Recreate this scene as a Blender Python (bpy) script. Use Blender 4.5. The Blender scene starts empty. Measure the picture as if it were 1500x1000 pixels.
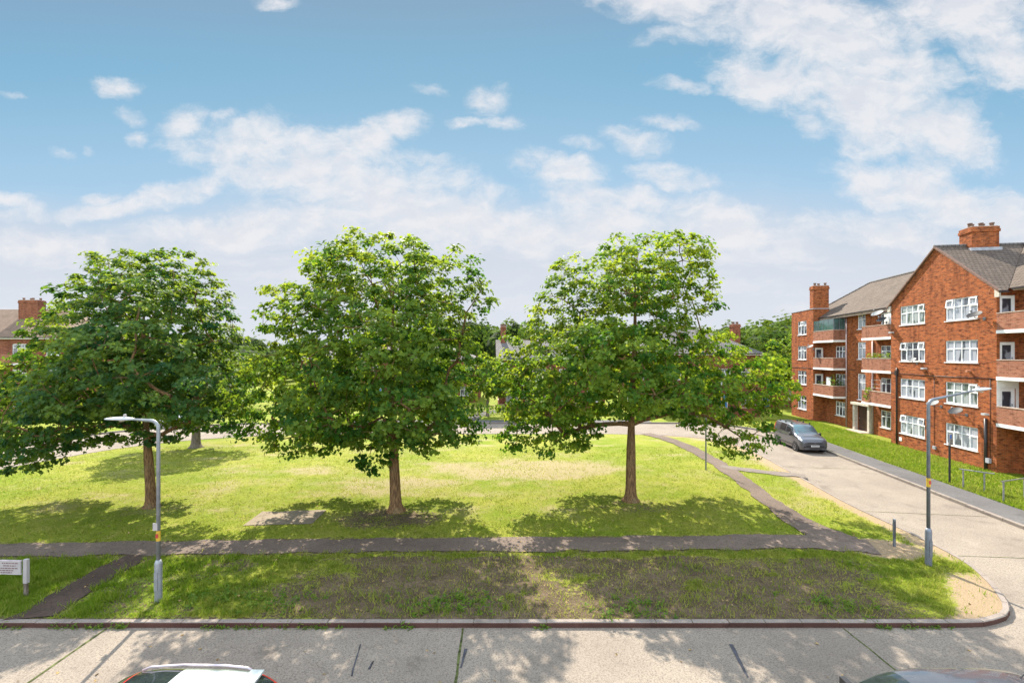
import bpy, bmesh, math, random
import numpy as np
from mathutils import Vector, Matrix
from mathutils.geometry import tessellate_polygon

random.seed(7)
RNG = np.random.default_rng(11)
SC = bpy.context.scene
COL = SC.collection
R = math.radians
H, F, HZ = 6.7, 680.0, 520.0          # eye height, focal length and horizon of the photograph

def G(px, py, z=0.0):                  # point of the photograph -> point on level ground at height z
    d = (H - z) * F / (py - HZ)
    return ((px - 750.0) * d / F, d)
def GX(px, d): return (px - 750.0) * d / F
def GZ(py, d): return H - (py - HZ) * d / F

# ------------------------------------------------------------------ noise
def _hash(ix, iy, s):
    n = (ix * 374761393 + iy * 668265263 + s * 974711) & 0x7fffffff
    n = ((n ^ (n >> 13)) * 1274126177) & 0x7fffffff
    return ((n ^ (n >> 16)) & 0xffff) / 65535.0
def vnoise(x, y, s=0):
    ix = np.floor(x).astype(np.int64); iy = np.floor(y).astype(np.int64)
    fx = x - ix; fy = y - iy
    fx = fx*fx*(3-2*fx); fy = fy*fy*(3-2*fy)
    a = _hash(ix, iy, s); b = _hash(ix+1, iy, s); c = _hash(ix, iy+1, s); d = _hash(ix+1, iy+1, s)
    return (a*(1-fx)+b*fx)*(1-fy) + (c*(1-fx)+d*fx)*fy
def fbm(x, y, s=0, o=4):
    x = np.asarray(x, float); y = np.asarray(y, float)
    t = 0; a = .5; n = 0
    for k in range(o):
        t = t + a*vnoise(x*2**k + 17.3*k, y*2**k - 9.1*k, s+k); n += a; a *= .5
    return t/n
def sst(a, b, x):
    t = np.clip((np.asarray(x, float)-a)/(b-a), 0, 1); return t*t*(3-2*t)

# ------------------------------------------------------------------ tags
def tag(o, label=None, cat=None, group=None, kind=None):
    if label: o['label'] = label
    if cat: o['category'] = cat
    if group: o['group'] = group
    if kind: o['kind'] = kind
    return o
def thing(name, label, cat, loc=(0, 0, 0), rz=0.0, group=None):
    o = bpy.data.objects.new(name, None); COL.objects.link(o)
    o.location = loc; o.rotation_euler = (0, 0, rz); o.empty_display_size = .3
    return tag(o, label, cat, group)

# ------------------------------------------------------------------ mesh builder
class MB:
    def __init__(s): s.v = []; s.f = []; s.uv = {}
    def add(s, vs, fs):
        b = len(s.v); s.v += [tuple(p) for p in vs]; s.f += [[b+i for i in f] for f in fs]; return s
    def poly(s, pts, uv=None):
        b = len(s.v); s.v += [tuple(p) for p in pts]
        if uv: s.uv[len(s.f)] = uv
        s.f.append(list(range(b, b+len(pts)))); return s
    def box(s, x0, x1, y0, y1, z0, z1):
        vs = [(x0,y0,z0),(x1,y0,z0),(x1,y1,z0),(x0,y1,z0),(x0,y0,z1),(x1,y0,z1),(x1,y1,z1),(x0,y1,z1)]
        return s.add(vs, [(0,3,2,1),(4,5,6,7),(0,1,5,4),(1,2,6,5),(2,3,7,6),(3,0,4,7)])
    def obox(s, O, U, N, u0, u1, n0, n1, z0, z1):      # box in a wall's own axes
        def P(u, n, z): return (O[0]+U[0]*u+N[0]*n, O[1]+U[1]*u+N[1]*n, z)
        vs = [P(u0,n0,z0),P(u1,n0,z0),P(u1,n1,z0),P(u0,n1,z0),P(u0,n0,z1),P(u1,n0,z1),P(u1,n1,z1),P(u0,n1,z1)]
        fs = [(0,3,2,1),(4,5,6,7),(0,1,5,4),(1,2,6,5),(2,3,7,6),(3,0,4,7)]
        if U[0]*N[1]-U[1]*N[0] < 0: fs = [tuple(reversed(f)) for f in fs]
        return s.add(vs, fs)
    def tube(s, path, rad, n=8, cap=True):
        path = [Vector(p) for p in path]
        if not hasattr(rad, '__len__'): rad = [rad]*len(path)
        b = len(s.v); prev = None
        for i, p in enumerate(path):
            t = (path[min(i+1, len(path)-1)] - path[max(i-1, 0)])
            if t.length < 1e-9: t = Vector((0,0,1))
            t.normalize()
            if prev is None:
                a = Vector((1,0,0)) if abs(t.x) < .9 else Vector((0,1,0))
                a = (a - t*a.dot(t)).normalized()
            else:
                a = (prev - t*prev.dot(t))
                a = a.normalized() if a.length > 1e-6 else Vector((1,0,0))
            prev = a; c = t.cross(a)
            for k in range(n):
                w = 2*math.pi*k/n
                s.v.append(tuple(p + (a*math.cos(w) + c*math.sin(w))*rad[i]))
        for i in range(len(path)-1):
            for k in range(n):
                k2 = (k+1) % n
                s.f.append([b+i*n+k, b+i*n+k2, b+(i+1)*n+k2, b+(i+1)*n+k])
        if cap:
            s.f.append([b+k for k in reversed(range(n))])
            m = b+(len(path)-1)*n; s.f.append([m+k for k in range(n)])
        return s
    def lathe(s, prof, n=24, axis='z', c=(0,0,0)):     # prof: (radius, height)
        b = len(s.v)
        for r, h in prof:
            for k in range(n):
                w = 2*math.pi*k/n; x = r*math.cos(w); y = r*math.sin(w)
                p = (x, y, h) if axis == 'z' else ((x, h, y) if axis == 'y' else (h, x, y))
                s.v.append((p[0]+c[0], p[1]+c[1], p[2]+c[2]))
        for i in range(len(prof)-1):
            for k in range(n):
                k2 = (k+1) % n
                s.f.append([b+i*n+k, b+i*n+k2, b+(i+1)*n+k2, b+(i+1)*n+k])
        return s
    def build(s, name, mat, parent=None, smooth=False):
        me = bpy.data.meshes.new(name)
        me.from_pydata(s.v, [], s.f); me.update()
        uvl = me.uv_layers.new(name='UVMap')
        uvs = np.zeros((len(me.loops), 2), np.float32)
        co = np.array(s.v, np.float32).reshape(-1, 3)
        for p in me.polygons:
            nx, ny, nz = abs(p.normal.x), abs(p.normal.y), abs(p.normal.z)
            custom = s.uv.get(p.index)
            for j, li in enumerate(p.loop_indices):
                q = co[me.loops[li].vertex_index]
                if custom: uvs[li] = custom[j]
                elif nz > nx and nz > ny: uvs[li] = (q[0], q[1])
                elif nx > ny: uvs[li] = (q[1], q[2])
                else: uvs[li] = (q[0], q[2])
        uvl.data.foreach_set('uv', uvs.ravel())
        if smooth: me.polygons.foreach_set('use_smooth', [True]*len(me.polygons))
        if mat: me.materials.append(mat)
        o = bpy.data.objects.new(name, me); COL.objects.link(o)
        if parent: o.parent = parent
        return o

def raw_mesh(name, verts, loops, starts, totals, mat, parent=None, attrs=None, smooth=False):
    me = bpy.data.meshes.new(name)
    me.vertices.add(len(verts)); me.vertices.foreach_set('co', np.asarray(verts, np.float32).ravel())
    me.loops.add(len(loops)); me.loops.foreach_set('vertex_index', np.asarray(loops, np.int32))
    me.polygons.add(len(starts)); me.polygons.foreach_set('loop_start', np.asarray(starts, np.int32))
    me.update(calc_edges=True); me.validate()
    for k, a in (attrs or {}).items():
        at = me.attributes.new(k, 'FLOAT', 'POINT'); at.data.foreach_set('value', np.asarray(a, np.float32))
    if smooth: me.polygons.foreach_set('use_smooth', np.ones(len(starts), bool))
    me.materials.append(mat)
    o = bpy.data.objects.new(name, me); COL.objects.link(o)
    if parent: o.parent = parent
    return o

# ------------------------------------------------------------------ shader helper
class NT:
    def __init__(s, tree): s.t = tree
    def n(s, typ, **kw):
        nd = s.t.nodes.new(typ)
        for k, v in kw.items():
            if k == 'ins':
                for a, b in v.items(): s.put(nd, a, b)
            else: setattr(nd, k, v)
        return nd
    def put(s, nd, key, val):
        sock = nd.inputs[key]
        if isinstance(val, bpy.types.NodeSocket): s.t.links.new(val, sock)
        elif isinstance(val, (tuple, list)) and sock.type == 'RGBA' and len(val) == 3: sock.default_value = (*val, 1)
        else: sock.default_value = val
    def m(s, op, a, b=None, c=None, clamp=False):
        nd = s.n('ShaderNodeMath', operation=op, use_clamp=clamp); s.put(nd, 0, a)
        if b is not None: s.put(nd, 1, b)
        if c is not None: s.put(nd, 2, c)
        return nd.outputs[0]
    def vm(s, op, a, b=None):
        nd = s.n('ShaderNodeVectorMath', operation=op); s.put(nd, 0, a)
        if b is not None: s.put(nd, 1, b)
        return nd.outputs['Value'] if op in ('LENGTH', 'DOT_PRODUCT') else nd.outputs[0]
    def mix(s, f, a, b, blend='MIX'):
        nd = s.n('ShaderNodeMix', data_type='RGBA', blend_type=blend)
        for i, val in ((0, f), (6, a), (7, b)):
            if isinstance(val, bpy.types.NodeSocket): s.t.links.new(val, nd.inputs[i])
            elif isinstance(val, (tuple, list)): nd.inputs[i].default_value = (*val[:3], 1)
            else: nd.inputs[i].default_value = val
        return nd.outputs[2]
    def noise(s, vec, scale, detail=4, rough=.55, col=False, dist=0.0):
        nd = s.n('ShaderNodeTexNoise'); s.put(nd, 'Scale', scale); s.put(nd, 'Detail', detail); s.put(nd, 'Roughness', rough)
        s.put(nd, 'Distortion', dist)
        if vec is not None: s.put(nd, 'Vector', vec)
        return nd.outputs['Color' if col else 'Fac']
    def ss(s, a, b, x):
        nd = s.n('ShaderNodeMapRange', interpolation_type='SMOOTHSTEP')
        s.put(nd, 0, x); s.put(nd, 1, a); s.put(nd, 2, b); s.put(nd, 3, 0.0); s.put(nd, 4, 1.0)
        return nd.outputs[0]
    def attr(s, name): return s.n('ShaderNodeAttribute', attribute_name=name).outputs['Fac']
    def obj(s): return s.n('ShaderNodeTexCoord').outputs['Object']
    def uv(s): return s.n('ShaderNodeTexCoord').outputs['UV']
    def pos(s): return s.n('ShaderNodeNewGeometry').outputs['Position']
    def bump(s, h, strength, dist=.02):
        nd = s.n('ShaderNodeBump'); s.put(nd, 'Height', h); s.put(nd, 'Strength', strength); s.put(nd, 'Distance', dist)
        return nd.outputs[0]

def new_mat(name):
    m = bpy.data.materials.new(name); m.use_nodes = True
    t = m.node_tree; t.nodes.clear(); q = NT(t)
    out = q.n('ShaderNodeOutputMaterial')
    return m, q, out
def pbsdf(q, out, col, rough=.6, spec=.4, metal=0.0, bump=None, coat=0.0, **kw):
    b = q.n('ShaderNodeBsdfPrincipled')
    q.put(b, 'Base Color', col); q.put(b, 'Roughness', rough); q.put(b, 'Specular IOR Level', spec); q.put(b, 'Metallic', metal)
    if coat: q.put(b, 'Coat Weight', coat); q.put(b, 'Coat Roughness', .04)
    if bump is not None: q.put(b, 'Normal', bump)
    q.t.links.new(b.outputs[0], out.inputs[0]); return b

def m_plain(name, col, rough=.55, spec=.4, metal=0.0, var=.18, scale=6.0, coat=0.0, bump=0.0):
    m, q, out = new_mat(name)
    n = q.noise(q.obj(), scale, 5)
    f = q.ss(.3, .7, n)
    c = q.mix(f, tuple(x*(1-var) for x in col), tuple(min(1, x*(1+var)) for x in col))
    b = q.bump(q.noise(q.obj(), scale*12, 3), bump) if bump else None
    pbsdf(q, out, c, rough, spec, metal, b, coat); return m

def m_brick(name, c1, c2, mortar, dark=.55):
    m, q, out = new_mat(name)
    uv = q.uv()
    br = q.n('ShaderNodeTexBrick', offset=.5)
    q.put(br, 'Vector', uv); q.put(br, 'Scale', 1.0); q.put(br, 'Brick Width', .225); q.put(br, 'Row Height', .075)
    q.put(br, 'Mortar Size', .010); q.put(br, 'Mortar Smooth', .25); q.put(br, 'Bias', -.1)
    q.put(br, 'Color1', c1); q.put(br, 'Color2', c2); q.put(br, 'Mortar', mortar)
    mp = q.n('ShaderNodeMapping'); q.put(mp, 'Vector', uv); q.put(mp, 'Scale', (1/.225*.55, 1/.075*.55, 1))
    n1 = q.noise(mp.outputs[0], 1.0, 2, .6)
    n2 = q.noise(uv, .9, 5, .6)
    n3 = q.noise(uv, 5.0, 4, .65)
    c = q.mix(q.ss(.52, .72, n1), br.outputs['Color'], tuple(x*dark for x in c2))
    c = q.mix(q.m('MULTIPLY', q.ss(.55, .25, n1), .45), c, tuple(min(1, x*1.5) for x in c1))
    c = q.mix(q.m('MULTIPLY', q.ss(.45, .8, n2), .38), c, tuple(x*.5 for x in c2))
    c = q.mix(q.m('MULTIPLY', q.ss(.56, .74, n3), .3), c, (.46, .25, .14))
    mp4 = q.n('ShaderNodeMapping'); q.put(mp4, 'Vector', uv); q.put(mp4, 'Scale', (1.6, .22, 1))
    n4 = q.noise(mp4.outputs[0], 1.4, 5, .65)
    c = q.mix(q.m('MULTIPLY', q.ss(.48, .70, n4), .55), c, tuple(x*.42 for x in c2))
    bp = q.bump(q.m('ADD', br.outputs['Fac'], q.m('MULTIPLY', n3, -.6)), .5, -.01)
    pbsdf(q, out, c, .88, .15, bump=bp); return m

def m_tile(name, c1, c2):
    m, q, out = new_mat(name)
    uv = q.uv()
    br = q.n('ShaderNodeTexBrick', offset=.5)
    q.put(br, 'Vector', uv); q.put(br, 'Scale', 1.0); q.put(br, 'Brick Width', .24); q.put(br, 'Row Height', .30)
    q.put(br, 'Mortar Size', .022); q.put(br, 'Mortar Smooth', .5)
    q.put(br, 'Color1', c1); q.put(br, 'Color2', c2); q.put(br, 'Mortar', tuple(x*.35 for x in c1))
    n2 = q.noise(uv, .7, 6, .62); n3 = q.noise(uv, 6, 4, .6)
    c = q.mix(q.m('MULTIPLY', q.ss(.45, .75, n2), .5), br.outputs['Color'], tuple(x*.55 for x in c2))
    c = q.mix(q.m('MULTIPLY', q.ss(.58, .75, n3), .35), c, (.33, .29, .2))
    sx = q.n('ShaderNodeSeparateXYZ'); q.put(sx, 0, uv)
    saw = q.m('FRACT', q.m('DIVIDE', sx.outputs[1], .30))
    bp = q.bump(q.m('SUBTRACT', q.m('MULTIPLY', saw, -1.0), q.m('MULTIPLY', br.outputs['Fac'], .6)), .8, .03)
    pbsdf(q, out, c, .85, .2, bump=bp); return m

def m_concrete(name, c1, c2, speck=.35, scale=1.0):
    m, q, out = new_mat(name)
    p = q.pos()
    n1 = q.noise(p, .35*scale, 5, .6); n2 = q.noise(p, 2.2*scale, 6, .65); n3 = q.noise(p, 24*scale, 4, .75)
    n4 = q.noise(p, 75, 2, .6)
    c = q.mix(q.ss(.3, .7, n1), c1, c2)
    c = q.mix(q.m('MULTIPLY', q.ss(.5, .78, n2), .35), c, tuple(x*.62 for x in c1))
    c = q.mix(q.m('MULTIPLY', q.ss(.42, .68, n3), speck), c, tuple(x*.5 for x in c1))
    c = q.mix(q.m('MULTIPLY', q.ss(.56, .70, n4), speck), c, tuple(min(1, x*1.45) for x in c2))
    n5 = q.noise(p, .8*scale, 7, .7, dist=.6)
    c = q.mix(q.m('MULTIPLY', q.ss(.54, .68, n5), .46), c, tuple(x*.5 for x in c1))
    c = q.mix(q.m('MULTIPLY', q.ss(.42, .28, n5), .22), c, tuple(min(1, x*1.35) for x in c2))
    bp = q.bump(q.m('ADD', n3, q.m('MULTIPLY', n2, .6)), .35, .02)
    pbsdf(q, out, c, .9, .2, bump=bp); return m

def m_grassland(name):
    m, q, out = new_mat(name)
    p = q.pos()
    n1 = q.noise(p, .22, 5, .6); n2 = q.noise(p, 1.3, 6, .68); n3 = q.noise(p, 9, 5, .7); n4 = q.noise(p, 45, 3, .7)
    g = q.mix(q.ss(.35, .65, n1), (.155, .205, .010), (.255, .258, .034))
    g = q.mix(q.m('MULTIPLY', q.ss(.45, .72, n2), .55), g, (.30, .26, .085))
    g = q.mix(q.m('MULTIPLY', q.ss(.48, .66, n3), .75), g, (.075, .130, .005))
    g = q.mix(q.m('MULTIPLY', q.ss(.46, .30, n3), .5), g, (.33, .32, .075))
    dry = q.attr('dry'); soil = q.attr('soil'); lush = q.attr('lush')
    wob = q.m('ADD', q.m('MULTIPLY', q.m('SUBTRACT', n2, .5), .7), q.m('MULTIPLY', q.m('SUBTRACT', n3, .5), 2.0))
    wob = q.m('ADD', wob, q.m('MULTIPLY', q.m('SUBTRACT', n4, .5), .5))
    g = q.mix(q.m('MULTIPLY', lush, .75), g, (.10, .175, .016))
    dr = q.mix(q.ss(.4, .65, n3), (.31, .245, .145), (.27, .245, .095))
    g = q.mix(q.ss(.28, .8, q.m('ADD', dry, wob)), g, dr)
    so = q.mix(q.ss(.35, .7, n2), (.080, .053, .035), (.17, .118, .080))
    so = q.mix(q.m('MULTIPLY', q.ss(.55, .7, n4), .4), so, (.36, .28, .20))
    so = q.mix(q.m('MULTIPLY', q.ss(.46, .62, n3), .7), so, (.06, .042, .024))
    n6 = q.noise(p, 17, 5, .72)
    so = q.mix(q.m('MULTIPLY', q.ss(.52, .64, n6), .6), so, (.10, .105, .026))
    so = q.mix(q.m('MULTIPLY', q.ss(.44, .34, n6), .6), so, (.27, .21, .13))
    g = q.mix(q.ss(.38, .62, q.m('ADD', soil, wob)), g, so)
    grav = q.mix(q.ss(.4, .65, n4), (.37, .275, .17), (.22, .155, .095))
    g = q.mix(q.ss(.35, .65, q.m('ADD', q.attr('gravel'), q.m('MULTIPLY', wob, .8))), g, grav)
    g = q.mix(q.m('MULTIPLY', q.ss(.5, .75, n4), .35), g, q.mix(.5, g, (.05, .05, .012)))
    bp = q.bump(q.m('ADD', q.m('MULTIPLY', n3, 1.0), q.m('MULTIPLY', n4, .7)), .9, .06)
    pbsdf(q, out, g, .9, .12, bump=bp); return m

def m_leaf(name, lo, hi, tlo, thi, tr=.45, rough=.55, spec=.12):
    m, q, out = new_mat(name)
    v = q.attr('var')
    b = q.n('ShaderNodeBsdfPrincipled')
    q.put(b, 'Base Color', q.mix(v, lo, hi)); q.put(b, 'Roughness', rough); q.put(b, 'Specular IOR Level', spec)
    t = q.n('ShaderNodeBsdfTranslucent'); q.put(t, 'Color', q.mix(v, tlo, thi))
    mx = q.n('ShaderNodeMixShader'); mx.inputs[0].default_value = tr
    q.t.links.new(b.outputs[0], mx.inputs[1]); q.t.links.new(t.outputs[0], mx.inputs[2]); q.t.links.new(mx.outputs[0], out.inputs[0])
    return m

def m_bark(name, c1, c2):
    m, q, out = new_mat(name)
    o = q.obj()
    mp = q.n('ShaderNodeMapping'); q.put(mp, 'Vector', o); q.put(mp, 'Scale', (9, 9, 1.6))
    n1 = q.noise(mp.outputs[0], 2.0, 6, .7); n2 = q.noise(o, 1.3, 4)
    c = q.mix(q.ss(.35, .68, n1), c1, c2)
    c = q.mix(q.m('MULTIPLY', q.ss(.5, .75, n2), .4), c, (.16, .16, .09))
    pbsdf(q, out, c, .9, .15, bump=q.bump(n1, .9, .03)); return m

def m_pane(name, base, alt, amount, fold=26.0):
    # glazing in front of net curtains and dark rooms
    m, q, out = new_mat(name)
    uv = q.uv()
    mp = q.n('ShaderNodeMapping'); q.put(mp, 'Vector', uv); q.put(mp, 'Scale', (fold, .7, 1))
    folds = q.noise(mp.outputs[0], 1.0, 3, .6)
    mp2 = q.n('ShaderNodeMapping'); q.put(mp2, 'Vector', uv); q.put(mp2, 'Scale', (1.1, .5, 1))
    room = q.noise(mp2.outputs[0], 1.3, 2, .5)
    cur = q.mix(q.ss(.35, .65, folds), tuple(x*.80 for x in base), base)
    c = q.mix(q.ss(amount-.03, amount+.03, room), alt, cur)
    pbsdf(q, out, c, .25, .5, coat=1.0); return m

def m_paint(name, col, rough=.35, metal=.0, coat=1.0, flake=.12):
    m, q, out = new_mat(name)
    n = q.noise(q.obj(), 400, 2); n2 = q.noise(q.obj(), 2.5, 5, .65)
    c = q.mix(q.m('MULTIPLY', n, flake), col, tuple(min(1, x*1.8+.03) for x in col))
    c = q.mix(q.m('MULTIPLY', q.ss(.5, .8, n2), .16), c, (.28, .25, .21))
    r = q.m('ADD', rough, q.m('MULTIPLY', q.ss(.45, .75, n2), .12))
    pbsdf(q, out, c, r, .5, metal, coat=coat); return m

M = {}
M['brick'] = m_brick('orange_brick', (.35, .092, .026), (.150, .034, .012), (.25, .138, .072))
M['brick_pink'] = m_brick('balcony_brick', (.30, .120, .072), (.23, .078, .045), (.31, .20, .14), .6)
M['brick_far'] = m_brick('red_brick', (.24, .075, .04), (.16, .045, .026), (.24, .15, .10))
M['tile'] = m_tile('brown_roof_tile', (.120, .090, .070), (.085, .064, .050))
M['tile_brown'] = m_tile('warm_brown_roof_tile', (.20, .135, .095), (.15, .10, .07))
M['tile_grey'] = m_tile('grey_roof_tile', (.145, .135, .13), (.11, .10, .097))
M['white'] = m_plain('white_upvc', (.80, .80, .80), .35, .5, var=.04)
M['white_wall'] = m_plain('white_render', (.74, .73, .71), .8, .2, var=.07, scale=2)
M['stone'] = m_plain('pale_stone', (.48, .43, .36), .8, .2, var=.15, scale=5, bump=.2)
M['coping'] = m_plain('coping_concrete', (.40, .31, .25), .85, .2, var=.2, scale=4, bump=.2)
M['verge'] = m_plain('dark_verge', (.16, .095, .07), .8, .2, var=.25, scale=6)
M['lead'] = m_plain('lead_flashing', (.33, .34, .37), .5, .4, var=.15, scale=4)
M['black'] = m_plain('black_plastic', (.02, .02, .022), .45, .4)
M['dark_pipe'] = m_plain('dark_pipe', (.035, .03, .03), .4, .4)
M['mauve_pipe'] = m_plain('painted_pipe', (.36, .27, .27), .45, .4)
M['dark_hole'] = m_plain('dark_room', (.012, .012, .014), .6, .3)
M['door_brown'] = m_plain('dark_wood_door', (.055, .026, .018), .4, .45, var=.3, scale=3)
M['door_blue'] = m_plain('blue_door', (.03, .18, .42), .4, .45)
M['pane'] = m_pane('net_curtain_pane', (.36, .38, .43), (.07, .08, .10), .42)
M['pane_dark'] = m_pane('dark_pane', (.27, .29, .33), (.035, .042, .055), .53)
M['pane_green'] = m_pane('pale_pane', (.34, .37, .37), (.10, .13, .11), .47)
M['galv'] = m_plain('galvanised_steel', (.25, .265, .28), .5, .4, .35, var=.14, scale=5)
M['galv_dark'] = m_plain('weathered_grey_steel', (.15, .165, .19), .45, .5, .35, var=.16, scale=5)
M['rail'] = m_plain('rail_steel', (.23, .225, .215), .5, .4, .3, var=.2, scale=9)
M['dish'] = m_plain('dish_grey', (.17, .18, .185), .6, .25, var=.1)
M['dish_dark'] = m_plain('dish_charcoal', (.028, .03, .035), .6, .25, var=.1)
M['lamp_white'] = m_plain('lantern_white', (.42, .43, .44), .35, .5, var=.06)
M['lens'] = m_plain('lantern_lens', (.55, .5, .42), .15, .5)
M['yellow'] = m_plain('yellow_label', (.50, .32, .03), .5)
M['red'] = m_plain('red_label', (.36, .04, .03), .5)
M['blue_sign'] = m_plain('blue_emblem', (.05, .16, .55), .5)
M['sign_white'] = m_plain('sign_white', (.36, .33, .32), .45, .4, var=.08, scale=3)
M['sign_ink'] = m_plain('faded_ink', (.15, .075, .075), .6)
M['ink_dark'] = m_plain('dark_ink', (.06, .06, .07), .6)
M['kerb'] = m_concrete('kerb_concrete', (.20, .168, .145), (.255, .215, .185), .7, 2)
M['kerb_face'] = m_concrete('shade_toned_kerb_face', (.070, .034, .026), (.115, .058, .045), .7, 2)  # brownish kerb face with its shade darkened into the colour
M['road'] = m_concrete('exposed_concrete', (.190, .158, .128), (.25, .21, .168), .95)
M['path'] = m_concrete('footpath_asphalt', (.100, .074, .058), (.165, .124, .098), .9, .8)
M['gritpath'] = m_concrete('gritty_path', (.15, .125, .105), (.20, .168, .14), .8, 1.0)
M['pavement'] = m_concrete('pavement_asphalt', (.085, .08, .08), (.12, .115, .112), .7, 1.0)
M['soilpath'] = m_concrete('trodden_soil', (.040, .026, .019), (.085, .058, .044), .9, .7)
M['pad'] = m_concrete('worn_concrete_pad', (.19, .15, .105), (.255, .205, .145), .8, 1.5)
M['joint'] = m_plain('mossy_joint', (.065, .075, .025), .9, .1, var=.6, scale=7)
M['tar'] = m_plain('tar_repair', (.05, .05, .06), .6, .3, var=.3)
M['land'] = m_grassland('grassland')
M['leafA'] = m_leaf('maple_leaf', (.026, .082, .014), (.130, .195, .026), (.11, .25, .012), (.41, .48, .03))
M['leafB'] = m_leaf('bright_maple_leaf', (.030, .094, .013), (.150, .215, .026), (.13, .28, .012), (.44, .51, .03))
M['leafC'] = m_leaf('dark_maple_leaf', (.022, .072, .026), (.092, .155, .034), (.09, .21, .016), (.34, .42, .03))
M['leafW'] = m_leaf('woodland_leaf', (.03, .065, .010), (.10, .145, .02), (.08, .16, .012), (.2, .27, .02), .2, .8, .03)
M['blade'] = m_leaf('grass_blade', (.095, .165, .006), (.34, .315, .075), (.18, .30, .008), (.46, .43, .10), .45, .6, .2)
M['litter'] = m_leaf('dry_leaf', (.10, .06, .025), (.40, .28, .13), (.15, .1, .03), (.4, .3, .1), .2, .8, .1)
M['weed'] = m_leaf('weed_leaf', (.05, .12, .012), (.16, .22, .03), (.12, .24, .015), (.3, .38, .03), .4)
M['bark'] = m_bark('maple_bark', (.075, .042, .022), (.27, .16, .075))
M['bark_grey'] = m_bark('grey_bark', (.10, .08, .06), (.22, .18, .14))
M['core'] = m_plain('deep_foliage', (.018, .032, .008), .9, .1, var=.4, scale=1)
M['soil_core'] = m_plain('planter_soil', (.07, .045, .03), .9)
M['terracotta'] = m_plain('terracotta', (.40, .17, .09), .8)
M['glassgreen'] = m_plain('green_tinted_screen', (.045, .10, .095), .08, .5, var=.2, scale=3, coat=1.0)
M['van'] = m_paint('metallic_grey_paint', (.055, .058, .07), .34, .35)
M['van_glass'] = m_pane('windscreen_glass', (.05, .13, .15), (.03, .06, .075), .5, 3)
M['car_glass'] = m_plain('car_glass', (.02, .026, .028), .04, .6, var=.2, coat=1.0)
M['tyre'] = m_plain('tyre_rubber', (.022, .021, .021), .8, .2)
M['rim'] = m_plain('alloy_rim', (.40, .38, .37), .35, .5, .6)
M['lampglass'] = m_plain('headlamp_glass', (.55, .57, .60), .12, .6, coat=1.0)
M['redlamp'] = m_plain('red_lamp', (.55, .02, .015), .15, .6, coat=1.0)
M['plate'] = m_plain('number_plate_white', (.70, .69, .66), .4)
M['car_white'] = m_paint('white_roof_paint', (.36, .39, .38), .25, 0)
M['car_red'] = m_paint('red_paint', (.55, .015, .015), .3, 0)
M['car_slate'] = m_paint('slate_blue_paint', (.065, .075, .092), .2, .35)
M['car_pale'] = m_paint('pale_paint', (.62, .62, .62), .3, 0)
M['pink_metal'] = m_plain('satin_rail', (.55, .47, .50), .3, .5, .3)

# ------------------------------------------------------------------ camera, sun, sky
cam = bpy.data.cameras.new('camera'); co = bpy.data.objects.new('camera', cam); COL.objects.link(co)
co.location = (0, 0, H); co.rotation_euler = (R(90), 0, 0)
cam.sensor_width = 36; cam.lens = 36*F/1500.0; cam.shift_y = (HZ-500)/1500.0
cam.clip_start = .1; cam.clip_end = 5000
SC.camera = co
SUN_EL, SUN_AZ = 45.0, -13.0           # azimuth from +Y, positive to +X
sd = Vector((math.sin(R(SUN_AZ))*math.cos(R(SUN_EL)), math.cos(R(SUN_AZ))*math.cos(R(SUN_EL)), math.sin(R(SUN_EL))))
sun = bpy.data.lights.new('sun', 'SUN'); so = bpy.data.objects.new('sun', sun); COL.objects.link(so)
sun.energy = 4.3; sun.angle = R(.53); sun.color = (1, .915, .78)
so.rotation_euler = (-sd).to_track_quat('-Z', 'Y').to_euler(); so.location = (0, 0, 60)
SC.view_settings.view_transform = 'Standard'; SC.view_settings.look = 'None'
SC.view_settings.exposure = 1.5; SC.view_settings.gamma = 1
SC.cycles.max_bounces = 8; SC.cycles.diffuse_bounces = 3; SC.cycles.glossy_bounces = 3
SC.cycles.transmission_bounces = 4; SC.cycles.transparent_max_bounces = 4
SC.cycles.caustics_reflective = False; SC.cycles.caustics_refractive = False

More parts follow.
